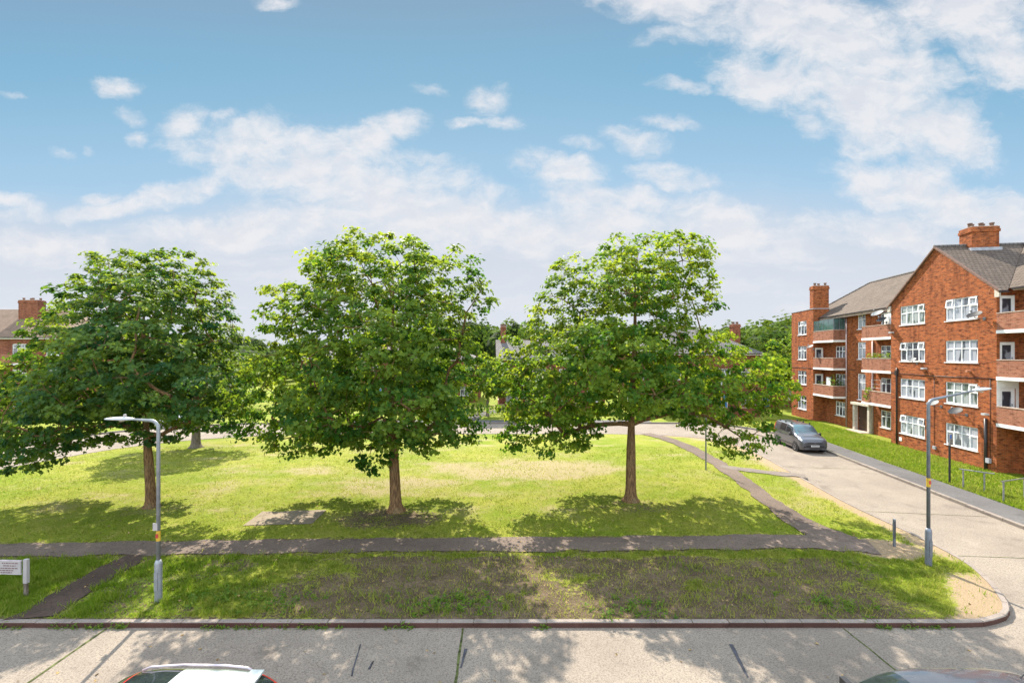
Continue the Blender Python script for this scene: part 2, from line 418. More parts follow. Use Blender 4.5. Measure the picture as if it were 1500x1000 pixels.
def build_world():
    w = bpy.data.worlds.new('World'); SC.world = w; w.use_nodes = True
    t = w.node_tree; t.nodes.clear(); q = NT(t)
    out = q.n('ShaderNodeOutputWorld'); bg = q.n('ShaderNodeBackground')
    t.links.new(bg.outputs[0], out.inputs[0])
    STR = .12; K = 1/(STR*2**SC.view_settings.exposure)
    bg.inputs[1].default_value = STR
    sky = q.n('ShaderNodeTexSky', sky_type='NISHITA', sun_disc=False)
    sky.sun_elevation = R(SUN_EL); sky.sun_rotation = R(SUN_AZ); sky.altitude = 50; sky.air_density = 1.0; sky.dust_density = .6; sky.ozone_density = 1.6
    d = q.n('ShaderNodeTexCoord').outputs['Generated']
    sx = q.n('ShaderNodeSeparateXYZ'); q.put(sx, 0, d)
    ay = q.m('MAXIMUM', q.m('ABSOLUTE', sx.outputs[1]), .06)
    u = q.m('DIVIDE', sx.outputs[0], ay); v = q.m('DIVIDE', sx.outputs[2], ay)
    cb = q.n('ShaderNodeCombineXYZ'); q.put(cb, 0, u); q.put(cb, 1, v)
    P = cb.outputs[0]
    # warp
    wn = q.noise(P, 5.5, 6, .62, col=True)
    wv = q.vm('SUBTRACT', wn, (.5, .5, .5))
    sc_ = q.n('ShaderNodeVectorMath', operation='SCALE'); q.put(sc_, 0, wv); sc_.inputs['Scale'].default_value = .085
    PW = q.vm('ADD', P, sc_.outputs[0])
    st = q.n('ShaderNodeMapping'); q.put(st, 'Vector', PW); q.put(st, 'Scale', (1.0, 1.75, 1)); 
    n1 = q.noise(st.outputs[0], 7.5, 12, .64)
    n2 = q.noise(st.outputs[0], 2.3, 6, .55)
    st3 = q.n('ShaderNodeMapping'); q.put(st3, 'Vector', PW); q.put(st3, 'Scale', (1.0, 1.75, 1)); q.put(st3, 'Location', (.018, -.035, 0))
    n1s = q.noise(st3.outputs[0], 7.5, 12, .64)
    blobs = [  # px, py, rx, ry, angle(deg), strength: where the photograph has cloud
        (430, 232, 150, 48, -6, 1.0), (560, 285, 165, 62, -14, 1.0), (345, 210, 55, 30, 10, .9), (588, 182, 36, 17, 12, .9),
        (545, 205, 50, 28, 20, .9), (665, 315, 120, 45, -12, 1.0), (255, 283, 75, 17, 14, .8), (470, 322, 150, 30, 0, .9),
        (130, 308, 130, 11, 3, .75), (45, 302, 50, 11, -10, .7), (300, 340, 130, 20, 2, .9), (60, 360, 110, 26, 0, .8),
        (270, 178, 24, 16, 20, .72), (197, 204, 13, 10, 0, .7), (180, 124, 30, 9, -4, .75), (198, 168, 16, 7, -10, .6), (328, 172, 16, 6, 10, .6),
        (710, 136, 26, 14, -14, .74), (740, 178, 19, 8, 0, .66), (632, 132, 18, 7, 0, .6), (675, 177, 20, 6, 0, .55),
        (922, 200, 42, 13, -16, .8), (860, 208, 26, 7, -10, .66), (980, 178, 30, 7, -8, .72), (990, 255, 44, 13, -8, .75),
        (830, 250, 60, 22, -5, .8), (772, 236, 24, 12, 10, .74), (850, 282, 62, 24, -4, .85), (935, 292, 58, 22, -10, .8),
        (920, 330, 150, 32, -6, .9), (1060, 335, 120, 34, -12, .85), (800, 340, 120, 36, 0, .9),
        (1000, 5, 130, 26, -4, .95), (1200, 50, 210, 62, -20, 1.05), (1130, 115, 95, 42, -18, .95), (1290, 150, 150, 70, -35, 1.05),
        (1385, 205, 80, 34, -20, .95), (1180, 175, 26, 16, -40, .7), (1440, 60, 110, 46, -28, 1.0), (1480, 105, 50, 26, -40, .95), (1430, 10, 120, 26, 0, .95),
        (1330, 270, 95, 34, -6, 1.0), (1420, 305, 110, 34, -6, 1.0), (1300, 340, 120, 26, -4, .9), (1000, 125, 30, 7, -4, .68), (985, 50, 40, 10, 0, .5),
        (400, 0, 26, 8, 0, .75), (20, 140, 16, 4, 0, .55), (90, 222, 14, 5, -10, .55), (128, 214, 8, 6, 0, .55), (145, 287, 20, 6, 5, .62)]
    blobs = [(a, b, c*1.3, d*1.35, e, f*.86) if c < 46 else (a, b, c, d, e, f) for (a, b, c, d, e, f) in blobs]
    acc = None
    for (px, py, rx, ry, an, s) in blobs:
        mp = q.n('ShaderNodeMapping', vector_type='TEXTURE'); q.put(mp, 'Vector', PW)
        q.put(mp, 'Location', ((px-750)/F, (HZ-py)/F, 0)); q.put(mp, 'Rotation', (0, 0, R(an))); q.put(mp, 'Scale', (rx*1.32/F, ry*1.42/F, 1))
        r2 = q.vm('DOT_PRODUCT', mp.outputs[0], mp.outputs[0])
        g = q.m('MULTIPLY_ADD', r2, -s, s)
        acc = g if acc is None else q.m('MAXIMUM', acc, g)
    front = q.ss(-.02, .1, sx.outputs[1])
    acc = q.m('MAXIMUM', acc, -1.2)
    # unseen sky behind the camera and overhead: added cloud, brightened below to fill shadows
    over = q.ss(.80, 1.25, v)
    acc = q.m('ADD', q.m('MULTIPLY', acc, q.m('MULTIPLY', front, q.m('SUBTRACT', 1.0, over))),
              q.m('MULTIPLY', q.m('SUBTRACT', 1.0, q.m('MULTIPLY', front, q.m('SUBTRACT', 1.0, over))), q.m('MULTIPLY_ADD', n2, 3.2, -1.0)))
    dens = q.m('ADD', acc, q.m('MULTIPLY', q.m('SUBTRACT', n1, .5), 2.7))
    a = q.ss(-.02, 1.1, dens)
    a = q.m('MULTIPLY', a, .93)
    # low haze bank towards the horizon
    hz = q.ss(.40, .20, q.m('ADD', v, q.m('MULTIPLY', q.m('SUBTRACT', n2, .5), .16)))
    hz = q.m('MULTIPLY', hz, .97)
    lit = q.ss(-.10, .12, q.m('SUBTRACT', n1, n1s))
    thick = q.ss(.5, 1.7, dens)
    lowv = q.ss(.42, .22, v)
    shade = q.m('MULTIPLY', q.m('SUBTRACT', 1.0, q.m('MULTIPLY', lit, .75)), q.m('ADD', .25, q.m('MULTIPLY', thick, .5)))
    def k(c): return tuple(x*K for x in c)
    ccol = q.mix(shade, k((.90, .892, .91)), k((.60, .65, .76)))
    hcol = q.mix(q.ss(.30, .02, v), k((.65, .71, .81)), k((.76, .795, .865)))
    # the clear blue, kept from the sky model with its horizon brightness
    lum = q.vm('DOT_PRODUCT', sky.outputs[0], (.25, .6, .15))
    hue = q.n('ShaderNodeVectorMath', operation='SCALE'); q.put(hue, 0, sky.outputs[0]); q.put(hue, 'Scale', q.m('DIVIDE', .46*K, q.m('MAXIMUM', lum, .01)))
    ramp = q.mix(q.ss(.66, .30, v), k((.235, .485, .685)), k((.42, .645, .85)))
    ramp = q.mix(q.ss(.60, .80, v), ramp, k((.235, .41, .585)))
    tint = q.mix(.10, ramp, hue.outputs[0])
    c = q.mix(hz, tint, hcol)
    sp = q.n('ShaderNodeMapping'); q.put(sp, 'Vector', PW); q.put(sp, 'Scale', (1.3, 7.0, 1))
    streak = q.m('MULTIPLY', q.ss(.46, .72, q.noise(sp.outputs[0], 2.2, 6, .6)), q.m('MULTIPLY', q.ss(.33, .24, v), q.ss(.02, .12, v)))
    c = q.mix(q.m('MULTIPLY', streak, .6), c, k((.88, .87, .90)))
    c = q.mix(a, c, ccol)
    bright = q.m('ADD', 1.0, q.m('MULTIPLY', q.m('SUBTRACT', 1.0, q.m('MULTIPLY', front, q.m('SUBTRACT', 1.0, over))), 2.35))  # boosts the out-of-view sky as added fill light
    gl = q.n('ShaderNodeVectorMath', operation='SCALE'); q.put(gl, 0, c); q.put(gl, 'Scale', bright)
    q.put(bg, 'Color', gl.outputs[0])
    w.cycles.sampling_method = 'MANUAL'; w.cycles.sample_map_resolution = 512
SKY_T = (1.0, 1.0, 1.0)
build_world()

# ------------------------------------------------------------------ ground sheets
def flat(name, pts, z, mat, kind='structure', attrs=False):
    pts3 = [Vector((p[0], p[1], z)) for p in pts]
    tris = tessellate_polygon([pts3])
    mb = MB(); mb.v = [tuple(p) for p in pts3]
    for tr in tris:
        a, b, c = (pts3[i] for i in tr)
        if (b-a).cross(c-a).z < 0: tr = (tr[0], tr[2], tr[1])
        mb.f.append(list(tr))
    o = mb.build(name, mat); tag(o, kind=kind); return o
def zero_attrs(o, **kw):
    for k in ('dry', 'soil', 'lush', 'gravel'):
        at = o.data.attributes.new(k, 'FLOAT', 'POINT'); at.data.foreach_set('value', [kw.get(k, 0.0)]*len(o.data.vertices))
def catmull(pts, n=6, closed=False):
    res = []; P = [np.array(p, float) for p in pts]; N = len(P)
    rng = N if closed else N-1
    for i in range(rng):
        p0 = P[i-1] if (i > 0 or closed) else P[0]; p1 = P[i]; p2 = P[(i+1) % N]; p3 = P[(i+2) % N] if (i+2 < N or closed) else P[-1]
        for k in range(n):
            t = k/n
            res.append(.5*((2*p1)+(-p0+p2)*t+(2*p0-5*p1+4*p2-p3)*t*t+(-p0+3*p1-3*p2+p3)*t**3))
    if not closed: res.append(P[-1])
    return [tuple(p) for p in res]

g = flat('ground', [(-1500, -400), (1500, -400), (1500, 2500), (-1500, 2500)], -.17, M['land']); zero_attrs(g)
flat('road', [(-75, 2), (75, 2), (75, 60), (-75, 60)], -.12, M['road'])

KN = 11.62
# the lawn island: right and left edges as functions of distance
RE = [(11.62, 11.25), (11.66, 11.9), (11.95, 12.75), (12.4, 13.3), (13.0, 13.75), (13.9, 14.3), (15.3, 14.85), (17.6, 15.1), (20.9, 15.25), (25.2, 15.85), (32.1, 16.8), (35.5, 16.6), (37.6, 15.2), (38.9, 12.5), (39.6, 8)]
LE = [(11.62, -27.5), (12.2, -29.0), (14, -30.2), (20, -30.6), (27.1, -30.1), (29.2, -29.7), (33, -28.5), (36.3, -25.8), (38.3, -21.6), (39.6, -14)]
def interp(tab, d): return np.interp(d, [t[0] for t in tab], [t[1] for t in tab])
TREES = {'A': (GX(222, 20.5), 20.5), 'B': (GX(580, 20.0), 20.0), 'C': (GX(924, 21.4), 21.4), 'D': (GX(287, 33.7), 33.7)}
PATH = catmull([(-34, 15.0), (-24, 15.5), (-17.4, 15.88), (-8, 16.25), (0, 16.42), (6, 16.55), (9.8, 16.66), (11.5, 16.5), (12.6, 16.15)], 6)
DIAG = catmull([(12.0, 16.7), (11.55, 18.0), (11.65, 20.25), (12.0, 22.8), (12.45, 26), (12.75, 30), (12.75, 34), (12.3, 37.4), (11.3, 39.6)], 6)
SPUR = catmull([(12.6, 28.0), (13.6, 27.2), (14.9, 26.3), (16.2, 25.6)], 5)
SOILP = catmull([G(205, 814), G(160, 835), G(105, 868), G(50, 905)], 5)
def dist_poly(x, y, poly):
    d = np.full(x.shape, 1e9)
    for (ax, ay), (bx, by) in zip(poly[:-1], poly[1:]):
        vx, vy = bx-ax, by-ay; L = vx*vx+vy*vy+1e-12
        t = np.clip(((x-ax)*vx+(y-ay)*vy)/L, 0, 1)
        d = np.minimum(d, np.hypot(x-ax-t*vx, y-ay-t*vy))
    return d
def masks(x, y):
    n = fbm(x*.55, y*.9, 3, 4); n2 = fbm(x*1.7, y*2.2, 9, 3)
    re = interp(RE, y); le = interp(LE, y)
    verge = sst(11.4, 12.0, y)*sst(15.75, 15.2, y)
    soil = verge*sst(-8.5, -4.5, x)*sst(12.4, 9.0, x)*(.98+.8*(n-.5)*2.0+.5*(n2-.5))
    soil = np.maximum(soil, verge*sst(-16, -9, x)*(.22+.9*(n-.5)*2))
    soil = np.maximum(soil, sst(12.25, 11.75, y)*.62)
    # bare ground beneath the crowns
    for key, amt, rx, ry in (('A', .30, 2.2, 1.5), ('B', .72, 2.9, 1.6), ('C', .42, 2.4, 1.5)):
        tx, ty = TREES[key]
        r = np.hypot((x-tx)/rx, (y-ty+.9)/ry)
        soil = np.maximum(soil, sst(1.35, .3, r)*amt+(n2-.5)*.35*sst(1.4, .4, r))
    for pl, w_ in ((PATH, .62), (SOILP, .5)):
        dp = dist_poly(x, y, pl); soil = np.maximum(soil, sst(w_+.38, w_+.02, dp)*.55)
    gravel = sst(2.1, .7, re-x)*sst(9.5, 12.0, x)*sst(15.2, 13.2, y)
    gravel = np.maximum(gravel, sst(1.25, .3, re-x)*sst(14, 16, y)*.75)
    gravel = np.maximum(gravel, sst(1.5, .5, np.hypot((x-12.9)/1.3, (y-16.1)/.9))*.95)
    dry = sst(1.25, .2, np.hypot((x-.5)/8.0, (y-27.3)/2.9))*.72
    dry = np.maximum(dry, sst(1.3, .3, np.hypot((x+6)/6, (y-24.0)/2.0))*.45)
    dry = np.maximum(dry, sst(1.2, .2, np.hypot((x+11)/5, (y-27)/1.6))*.30)
    dry = np.maximum(dry, sst(1.6, .2, re-x)*sst(20, 24, y)*.7)
    dry = dry + (.16+(n-.42)*1.2)*sst(17.2, 20, y)
    lush = sst(.52, .75, n)*verge*.9 + sst(36, 30, y)*sst(8, 11, x)*sst(28, 34, y)*.5
    lush = np.maximum(lush, verge*sst(-7, -11, x)*.6)
    return soil, gravel, np.clip(dry, 0, 1), np.clip(lush, 0, 1)
def lawn():
    ds = np.concatenate([np.linspace(11.63, 17.5, 70), np.linspace(17.6, 39.58, 110)])
    s = np.linspace(0, 1, 230)
    D, S = np.meshgrid(ds, s, indexing='ij')
    le = interp(LE, D); re = interp(RE, D)
    X = le+(re-le)*S
    Z = .03*(fbm(X*.3, D*.3, 5, 3)-.5)*sst(0, 1.5, re-X)*sst(0, 1.5, X-le)*sst(11.6, 13.5, D)
    soil, gravel, dry, lush = masks(X, D)
    nr, nc = D.shape
    idx = np.arange(nr*nc).reshape(nr, nc)
    q = np.stack([idx[:-1, :-1], idx[:-1, 1:], idx[1:, 1:], idx[1:, :-1]], -1).reshape(-1, 4)
    o = raw_mesh('lawn', np.stack([X, D, Z], -1).reshape(-1, 3), q.ravel(), np.arange(len(q))*4, None, M['land'],
                 attrs={'soil': soil.ravel(), 'gravel': gravel.ravel(), 'dry': dry.ravel(), 'lush': lush.ravel()}, smooth=True)
    tag(o, kind='structure')
lawn()

def strip(name, line, w, z, mat, seed=0, jag=.10):
    line = np.array(line); n = len(line)
    # resample finely
    seg = np.hypot(*(np.diff(line, axis=0).T)); cum = np.concatenate([[0], np.cumsum(seg)])
    t = np.linspace(0, cum[-1], max(8, int(cum[-1]/.16)))
    x = np.interp(t, cum, line[:, 0]); y = np.interp(t, cum, line[:, 1])
    tx = np.gradient(x); ty = np.gradient(y); L = np.hypot(tx, ty); nx, ny = -ty/L, tx/L
    if not hasattr(w, '__len__'): w = [w, w]
    hw = np.interp(t, np.linspace(0, t[-1], len(w)), w)/2
    a = hw + (fbm(t*1.3, t*0+seed, seed, 4)-.5)*2*jag; b = hw + (fbm(t*1.3, t*0+seed+7, seed+3, 4)-.5)*2*jag
    mb = MB(); mb.v = []
    for i in range(len(t)):
        mb.v.append((x[i]+nx[i]*a[i], y[i]+ny[i]*a[i], z)); mb.v.append((x[i], y[i], z)); mb.v.append((x[i]-nx[i]*b[i], y[i]-ny[i]*b[i], z))
    for i in range(len(t)-1):
        for k in (0, 1): mb.f.append([3*i+k, 3*i+k+1, 3*i+k+4, 3*i+k+3])
    o = mb.build(name, mat); tag(o, kind='structure'); return o
strip('footpath', PATH, [1.1, 1.1, 1.15, 1.2, 1.25], .030, M['path'], 1, .17)
strip('footpath', DIAG, [1.5, .8, .9, 1.05, 1.1, 1.2], .034, M['path'], 2, .16)
strip('footpath', SPUR, [.6, .8, 1.0], .038, M['gritpath'], 3, .26)
strip('soil_path', SOILP, [.9, .95, 1.15], .026, M['soilpath'], 4, .22)
pd = [G(360, 769), G(386, 749), G(478, 746), G(456, 767)]
strip('concrete_pad', [G(371, 759), G(395, 758.4), G(420, 758), G(445, 757.4), G(468, 757)], 1.6, .024, M['pad'], 31, .16)

def kerb(name, line, inside, top=.022, width=.14):
    # inside: +1 when the raised ground lies to the left of the running direction
    line = np.array(line, float)
    seg = np.hypot(*np.diff(line, axis=0).T); cum = np.concatenate([[0], np.cumsum(seg)])
    st = []; joints = set(); kk = 0.0; rgk = random.Random(len(line))
    while kk < cum[-1]-.02:
        if kk > .01:
            for e, jj in ((-.016, 0), (-.008, 1), (.008, 1), (.016, 0)):
                if jj: joints.add(len(st))
                st.append(kk+e)
        else: st.append(0.0)
        st.append(kk+.45); kk += .915
    st = [min(a, cum[-1]) for a in st]
    line = np.stack([np.interp(st, cum, line[:, 0]), np.interp(st, cum, line[:, 1])], 1)
    wob = []; cur = 0.0
    for i in range(len(line)):
        if i in joints: cur = rgk.uniform(-.006, .006)
        wob.append(cur)
    tx = np.gradient(line[:, 0]); ty = np.gradient(line[:, 1]); L = np.hypot(tx, ty)
    nx, ny = -ty/L*inside, tx/L*inside
    A = MB(); B = MB()
    prof = [(.012, -.165), (0, -.02), (.004, top-.018), (.022, top), (width, top), (width, -.05)]
    for i in range(len(line)):
        g = 1 if i in joints else 0
        for pi, (o, z) in enumerate(prof):
            oo = o+(.012*g if pi in (1, 2, 3) else 0)+(wob[i] if pi in (1, 2) else 0); zz = z-(.02*g if pi >= 2 and pi < 5 else 0)
            A.v.append((line[i, 0]+nx[i]*oo, line[i, 1]+ny[i]*oo, zz))
    m = len(prof)
    for i in range(len(line)-1):
        for k in range(2, m-1):
            f = [i*m+k, i*m+k+1, (i+1)*m+k+1, (i+1)*m+k]
            A.f.append(f if inside < 0 else f[::-1])
        for k in range(0, 2):
            f = [i*m+k, i*m+k+1, (i+1)*m+k+1, (i+1)*m+k]
            B.f.append(f if inside < 0 else f[::-1])
    B.v = list(A.v)
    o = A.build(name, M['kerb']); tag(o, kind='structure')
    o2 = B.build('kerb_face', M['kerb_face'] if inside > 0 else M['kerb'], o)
    return o
redge = [(x, d) for d, x in RE]; ledge = [(x, d) for d, x in LE]
ring = [(-27.5, KN), (-10, KN), (0, KN), (8, KN), (11.25, KN)] + catmull(redge[1:], 4) + [(-3, 39.62)] + list(reversed(catmull(ledge, 4)))
dense = []
for a, b in zip(ring[:-1], ring[1:]):
    n = max(1, int(math.hypot(b[0]-a[0], b[1]-a[1])/.5))
    for k in range(n): dense.append((a[0]+(b[0]-a[0])*k/n, a[1]+(b[1]-a[1])*k/n))
dense.append(ring[-1])
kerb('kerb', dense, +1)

# outer land around the road loop
RK = lambda d: 17.35+.147*d
outer = ([(75, 11.7), (24.5, 11.7)] + catmull([(22.4, 11.8), (20.6, 12.6), (19.75, 14.4), (RK(18), 18), (RK(25), 25), (RK(33), 33), (RK(38), 38), (22.4, 41.5), (21.0, 44.2), (18.0, 45.9), (14.5, 46.2)], 5)
         + [(0, 46.2), (-18, 46.2)] + catmull([(-26, 45.8), (-32, 43.5), (-36, 39), (-37.6, 32), (-37.8, 18), (-38.2, 14), (-39.8, 12.2), (-42.5, 11.7)], 5) + [(-75, 11.7)])
land = flat('land', outer + [(-420, 11.7), (-420, 460), (420, 460), (420, 11.7)], 0.0, M['land']); zero_attrs(land, dry=.08, lush=.25)
dense2 = []
for a, b in zip(outer[:-1], outer[1:]):
    n = max(1, int(math.hypot(b[0]-a[0], b[1]-a[1])/.6))
    for k in range(n): dense2.append((a[0]+(b[0]-a[0])*k/n, a[1]+(b[1]-a[1])*k/n))
dense2.append(outer[-1])
kerb('kerb', dense2, -1)
pv = [(RK(d)+.95, d) for d in (13.5, 18, 25, 33, 38.5)]
strip('pavement', pv, [1.7, 1.6, 1.5, 1.4], .012, M['pavement'], 6, .05)
strip('pavement', [(14, 47.1), (0, 47.1), (-24, 47.1)], [1.6, 1.6], .012, M['pavement'], 8, .05)
flat('near_pavement', [(-75, -6), (75, -6), (75, 6.2), (-75, 6.2)], 0.0, M['pavement'])
kerb('kerb', [(x, 6.2) for x in np.linspace(-75, 75, 120)], -1)
# concrete joints, cracks and tar on the road
def joint(name, a, b, w, mat, z=-.114):
    n = max(5, int(math.hypot(b[0]-a[0], b[1]-a[1])/.2)); ln = []
    for k in range(n+1):
        t = k/n; ln.append((a[0]+(b[0]-a[0])*t+random.uniform(-.008, .008), a[1]+(b[1]-a[1])*t))
    return strip(name, ln, w, z, mat, random.randint(0, 99), w*(1.5 if name == 'tar_repair' else .45))
for x in (-10.0, -1.1, 8.4): joint('road_joint', (x-.12, KN-.02), (x, 6.25), .05, M['joint'])
joint('road_joint', (15.4, 20.3), (20.1, 19.6), .03, M['joint']); joint('road_joint', (15.0, 15.8), (19.7, 15.4), .03, M['joint'])
joint('road_joint', (16.0, 28.5), (21.4, 27.7), .03, M['joint'])
joint('road_joint', (-27, 8.9), (-10.1, 8.8), .022, M['joint'])
for a, b in ((G(527, 943, -.12), G(516, 990, -.12)), (G(1070, 943, -.12), G(1096, 992, -.12)), (G(548, 968, -.12), G(542, 980, -.12)), (G(684, 950, -.12), G(676, 978, -.12))):
    joint('tar_repair', a, b, .05, M['tar'], -.110)

# ------------------------------------------------------------------ trees
LEAF = np.array([(0, 0, 0), (.30, .04, .05), (.52, .44, .09), (.24, .55, .05), (0, 1.0, -.14), (-.24, .55, .05), (-.52, .44, .09), (-.30, .04, .05)])
LEAF_F = [[0, 1, 2, 3, 4], [0, 4, 5, 6, 7]]
def leaf_cloud(name, P, N, size, var, mat, parent, rng, tmpl=LEAF, faces=LEAF_F):
    n = len(P)
    N = N/np.linalg.norm(N, axis=1, keepdims=True)
    a = rng.normal(size=(n, 3)); a -= N*np.sum(a*N, 1, keepdims=True); a /= np.linalg.norm(a, axis=1, keepdims=True)
    b = np.cross(N, a)
    T = tmpl[None]*size[:, None, None]
    V = P[:, None]+T[:, :, 0:1]*a[:, None]+T[:, :, 1:2]*b[:, None]+T[:, :, 2:3]*N[:, None]
    m = len(tmpl); loops = []; 
    base = np.arange(n)*m
    allf = [base[:, None]+np.array(f)[None] for f in faces]
    loops = np.concatenate([f.ravel() for f in allf])
    tot = np.concatenate([np.full(n, len(f)) for f in faces]); starts = np.concatenate([[0], np.cumsum(tot)[:-1]])
    return raw_mesh(name, V.reshape(-1, 3), loops, starts, tot, mat, parent, attrs={'var': np.repeat(var, m)})

def make_tree(name, label, cat, base, lobes, nclus, nleaf, trunk_r, fork_z, top, leafmat, barkmat, seed, lean=(0, 0), leaf=.172, hang=.7, clus_r=.60, group=None, limb_r=.085):
    rng = np.random.default_rng(seed)
    root = thing(name, label, cat, (base[0], base[1], 0), 0, group)
    L = np.array(lobes, float); L[:, 3:] *= 1.07       # x, y, z, rx, ry, rz
    vol = (L[:, 3]*L[:, 4]*L[:, 5])**.55; vol /= vol.sum()
    # cluster centres: towards the outside of the union of lobes, a few within
    C = []; tries = 0
    while len(C) < nclus and tries < nclus*22:
        tries += 1
        i = rng.choice(len(L), p=vol)
        dv = rng.normal(size=3); dv /= np.linalg.norm(dv)
        rr = rng.uniform(.35, 1.0)**.45*.94
        p = L[i, :3]+dv*rr*L[i, 3:]
        if p[2] < 1.9: continue
        dd = np.sqrt((((p-L[:, :3])/L[:, 3:])**2).sum(1)); dd[i] = 9
        if dd.min() < .55 and rng.random() < .72: continue
        if C and len(C) > 3:
            q = np.array(C); m = np.sqrt(((q-p)**2*np.array([1, 1, 1.6])).sum(1)).min()
            if m < clus_r*1.08: continue
        C.append(p)
    C = np.array(C)
    # skeleton
    nodes = []; par = []
    nt = 9
    for k in range(nt+1):
        t = k/nt; z = top*.86*t
        nodes.append(np.array([lean[0]*t+.12*math.sin(t*5+seed)*t, lean[1]*t+.12*math.cos(t*4+seed)*t, z])); par.append(k-1)
    ntrunk = len(nodes)
    order = np.argsort([np.linalg.norm(l[:3]-np.array([0, 0, fork_z])) for l in L])
    def grow(target, minz, step, sag):
        A = np.array(nodes); d = np.linalg.norm(A-target, axis=1)
        cost = d + np.where(A[:, 2] < minz, 50, 0) + np.maximum(0, A[:, 2]-target[2])*.7
        j = int(np.argmin(cost)); a = nodes[j]; n = max(1, int(np.linalg.norm(target-a)/step)); pj = j
        for k in range(1, n+1):
            t = k/n; p = a+(target-a)*t
            p = p + np.array([0, 0, 1])*sag*math.sin(math.pi*t)*np.linalg.norm(target-a)*.12
            if k < n: p = p + rng.normal(size=3)*step*.09
            nodes.append(p); par.append(pj); pj = len(nodes)-1
    for i in order: grow(L[i, :3]+np.array([0, 0, -.2*L[i, 5]]), fork_z, .55, -1.0 if L[i, 2] > fork_z+2 else .7)
    for c in C[rng.permutation(len(C))]: grow(c, fork_z, .4, rng.uniform(-.6, .8))
    cnt = np.zeros(len(nodes)); 
    has = np.ones(len(nodes), bool)
    for i in range(len(nodes)):
        if par[i] >= 0: has[par[i]] = False
    cnt[has] = 1
    for i in range(len(nodes)-1, -1, -1):
        if par[i] >= 0: cnt[par[i]] += cnt[i]
    mb = MB()
    rad = .0085*np.power(np.maximum(cnt, 1), .50)*(limb_r/.085)
    for i in range(ntrunk, len(nodes)):
        p = nodes[par[i]]; 
        ra = min(rad[par[i]], rad[i]*1.35)
        mb.tube([p, nodes[i]], [ra, rad[i]], 6 if rad[i] > .03 else 4, cap=False)
    # the trunk itself, flared at the foot
    path = []; rr = []
    zs = [-.08, .0, .12, .3, .7] + [top*.86*k/nt for k in range(1, nt+1)]
    for z in zs:
        t = max(0, z/(top*.86)); x = np.interp(t, [k/nt for k in range(nt+1)], [nodes[k][0] for k in range(nt+1)]); y = np.interp(t, [k/nt for k in range(nt+1)], [nodes[k][1] for k in range(nt+1)])
        path.append((x, y, z))
        fl = 1.0+.75*math.exp(-max(z, 0)/.14)
        sh = 1.0-.22*min(1, z/fork_z) if z < fork_z else .78*(1-(z-fork_z)/(top*.86-fork_z))**.8*.72+.08
        rr.append(trunk_r*fl*sh)
    mb.tube(path, rr, 14)
    mb.build('trunk', barkmat, root, smooth=True)
    # leaves
    k = rng.poisson(nleaf, len(C))
    # sparser clumps high in the crown let the sky through
    idx = np.repeat(np.arange(len(C)), k); n = len(idx)
    off = rng.normal(size=(n, 3)); off /= np.linalg.norm(off, axis=1, keepdims=True)
    cr = clus_r*rng.uniform(.5, 1.08, len(C))
    off *= (rng.uniform(0, 1, n)**.62)[:, None]*cr[idx][:, None]
    off[:, 2] *= .46
    off[:, 2] -= hang*.35*(off[:, 0]**2+off[:, 1]**2)/np.maximum(cr[idx], .2)
    P = C[idx]+off
    cen = np.array([0, 0, top*.5])
    outw = P-cen; outw /= np.linalg.norm(outw, axis=1, keepdims=True)
    N = np.stack([np.zeros(n), np.zeros(n), np.ones(n)], 1)*.60 + outw*.55 + off/np.maximum(cr[idx], .2)[:, None]*.45 + rng.normal(size=(n, 3))*.42
    size = leaf*rng.uniform(.6, 1.25, n)
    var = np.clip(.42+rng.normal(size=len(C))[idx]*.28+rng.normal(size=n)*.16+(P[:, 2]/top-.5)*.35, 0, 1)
    leaf_cloud('crown', P, N, size, var, leafmat, root, rng)
    return root

def px_lobes(rows, key, dy=None):
    bx, d0 = TREES[key]; res = []
    for r in rows:
        px, py, rx, ry = r[:4]; oy = r[4] if len(r) > 4 else 0.0; yd = r[5] if len(r) > 5 else 1.0
        d = d0+oy
        sx = rx*d/F; sz = ry*d/F
        res.append((GX(px, d)-bx, oy, GZ(py, d), sx, max(.9, (sx+sz)*.5*yd), sz))
    return res
LB = px_lobes([(560, 400, 100, 56, 0, 1.6), (495, 402, 55, 46, .8), (648, 412, 58, 54, .3), (430, 455, 54, 46, .2), (683, 448, 40, 46, 0), (560, 478, 130, 70, 0, 1.7),
    (455, 555, 95, 60, 0), (655, 540, 66, 70, 0), (398, 600, 52, 56, 0), (560, 600, 110, 50, 0, 1.4), (655, 610, 58, 44, .5), (430, 632, 52, 36, -.4), (545, 660, 24, 36, -.6),
    (540, 520, 100, 66, -3.0), (600, 590, 80, 46, -3.1), (480, 600, 70, 44, -2.8), (580, 520, 80, 56, 3.2), (500, 590, 70, 40, 3.4), (620, 600, 60, 38, 3.2), (550, 430, 80, 50, -2.2), (590, 430, 70, 48, 2.2), (620, 640, 50, 24, -1.5), (490, 640, 45, 24, 1.0)], 'B')
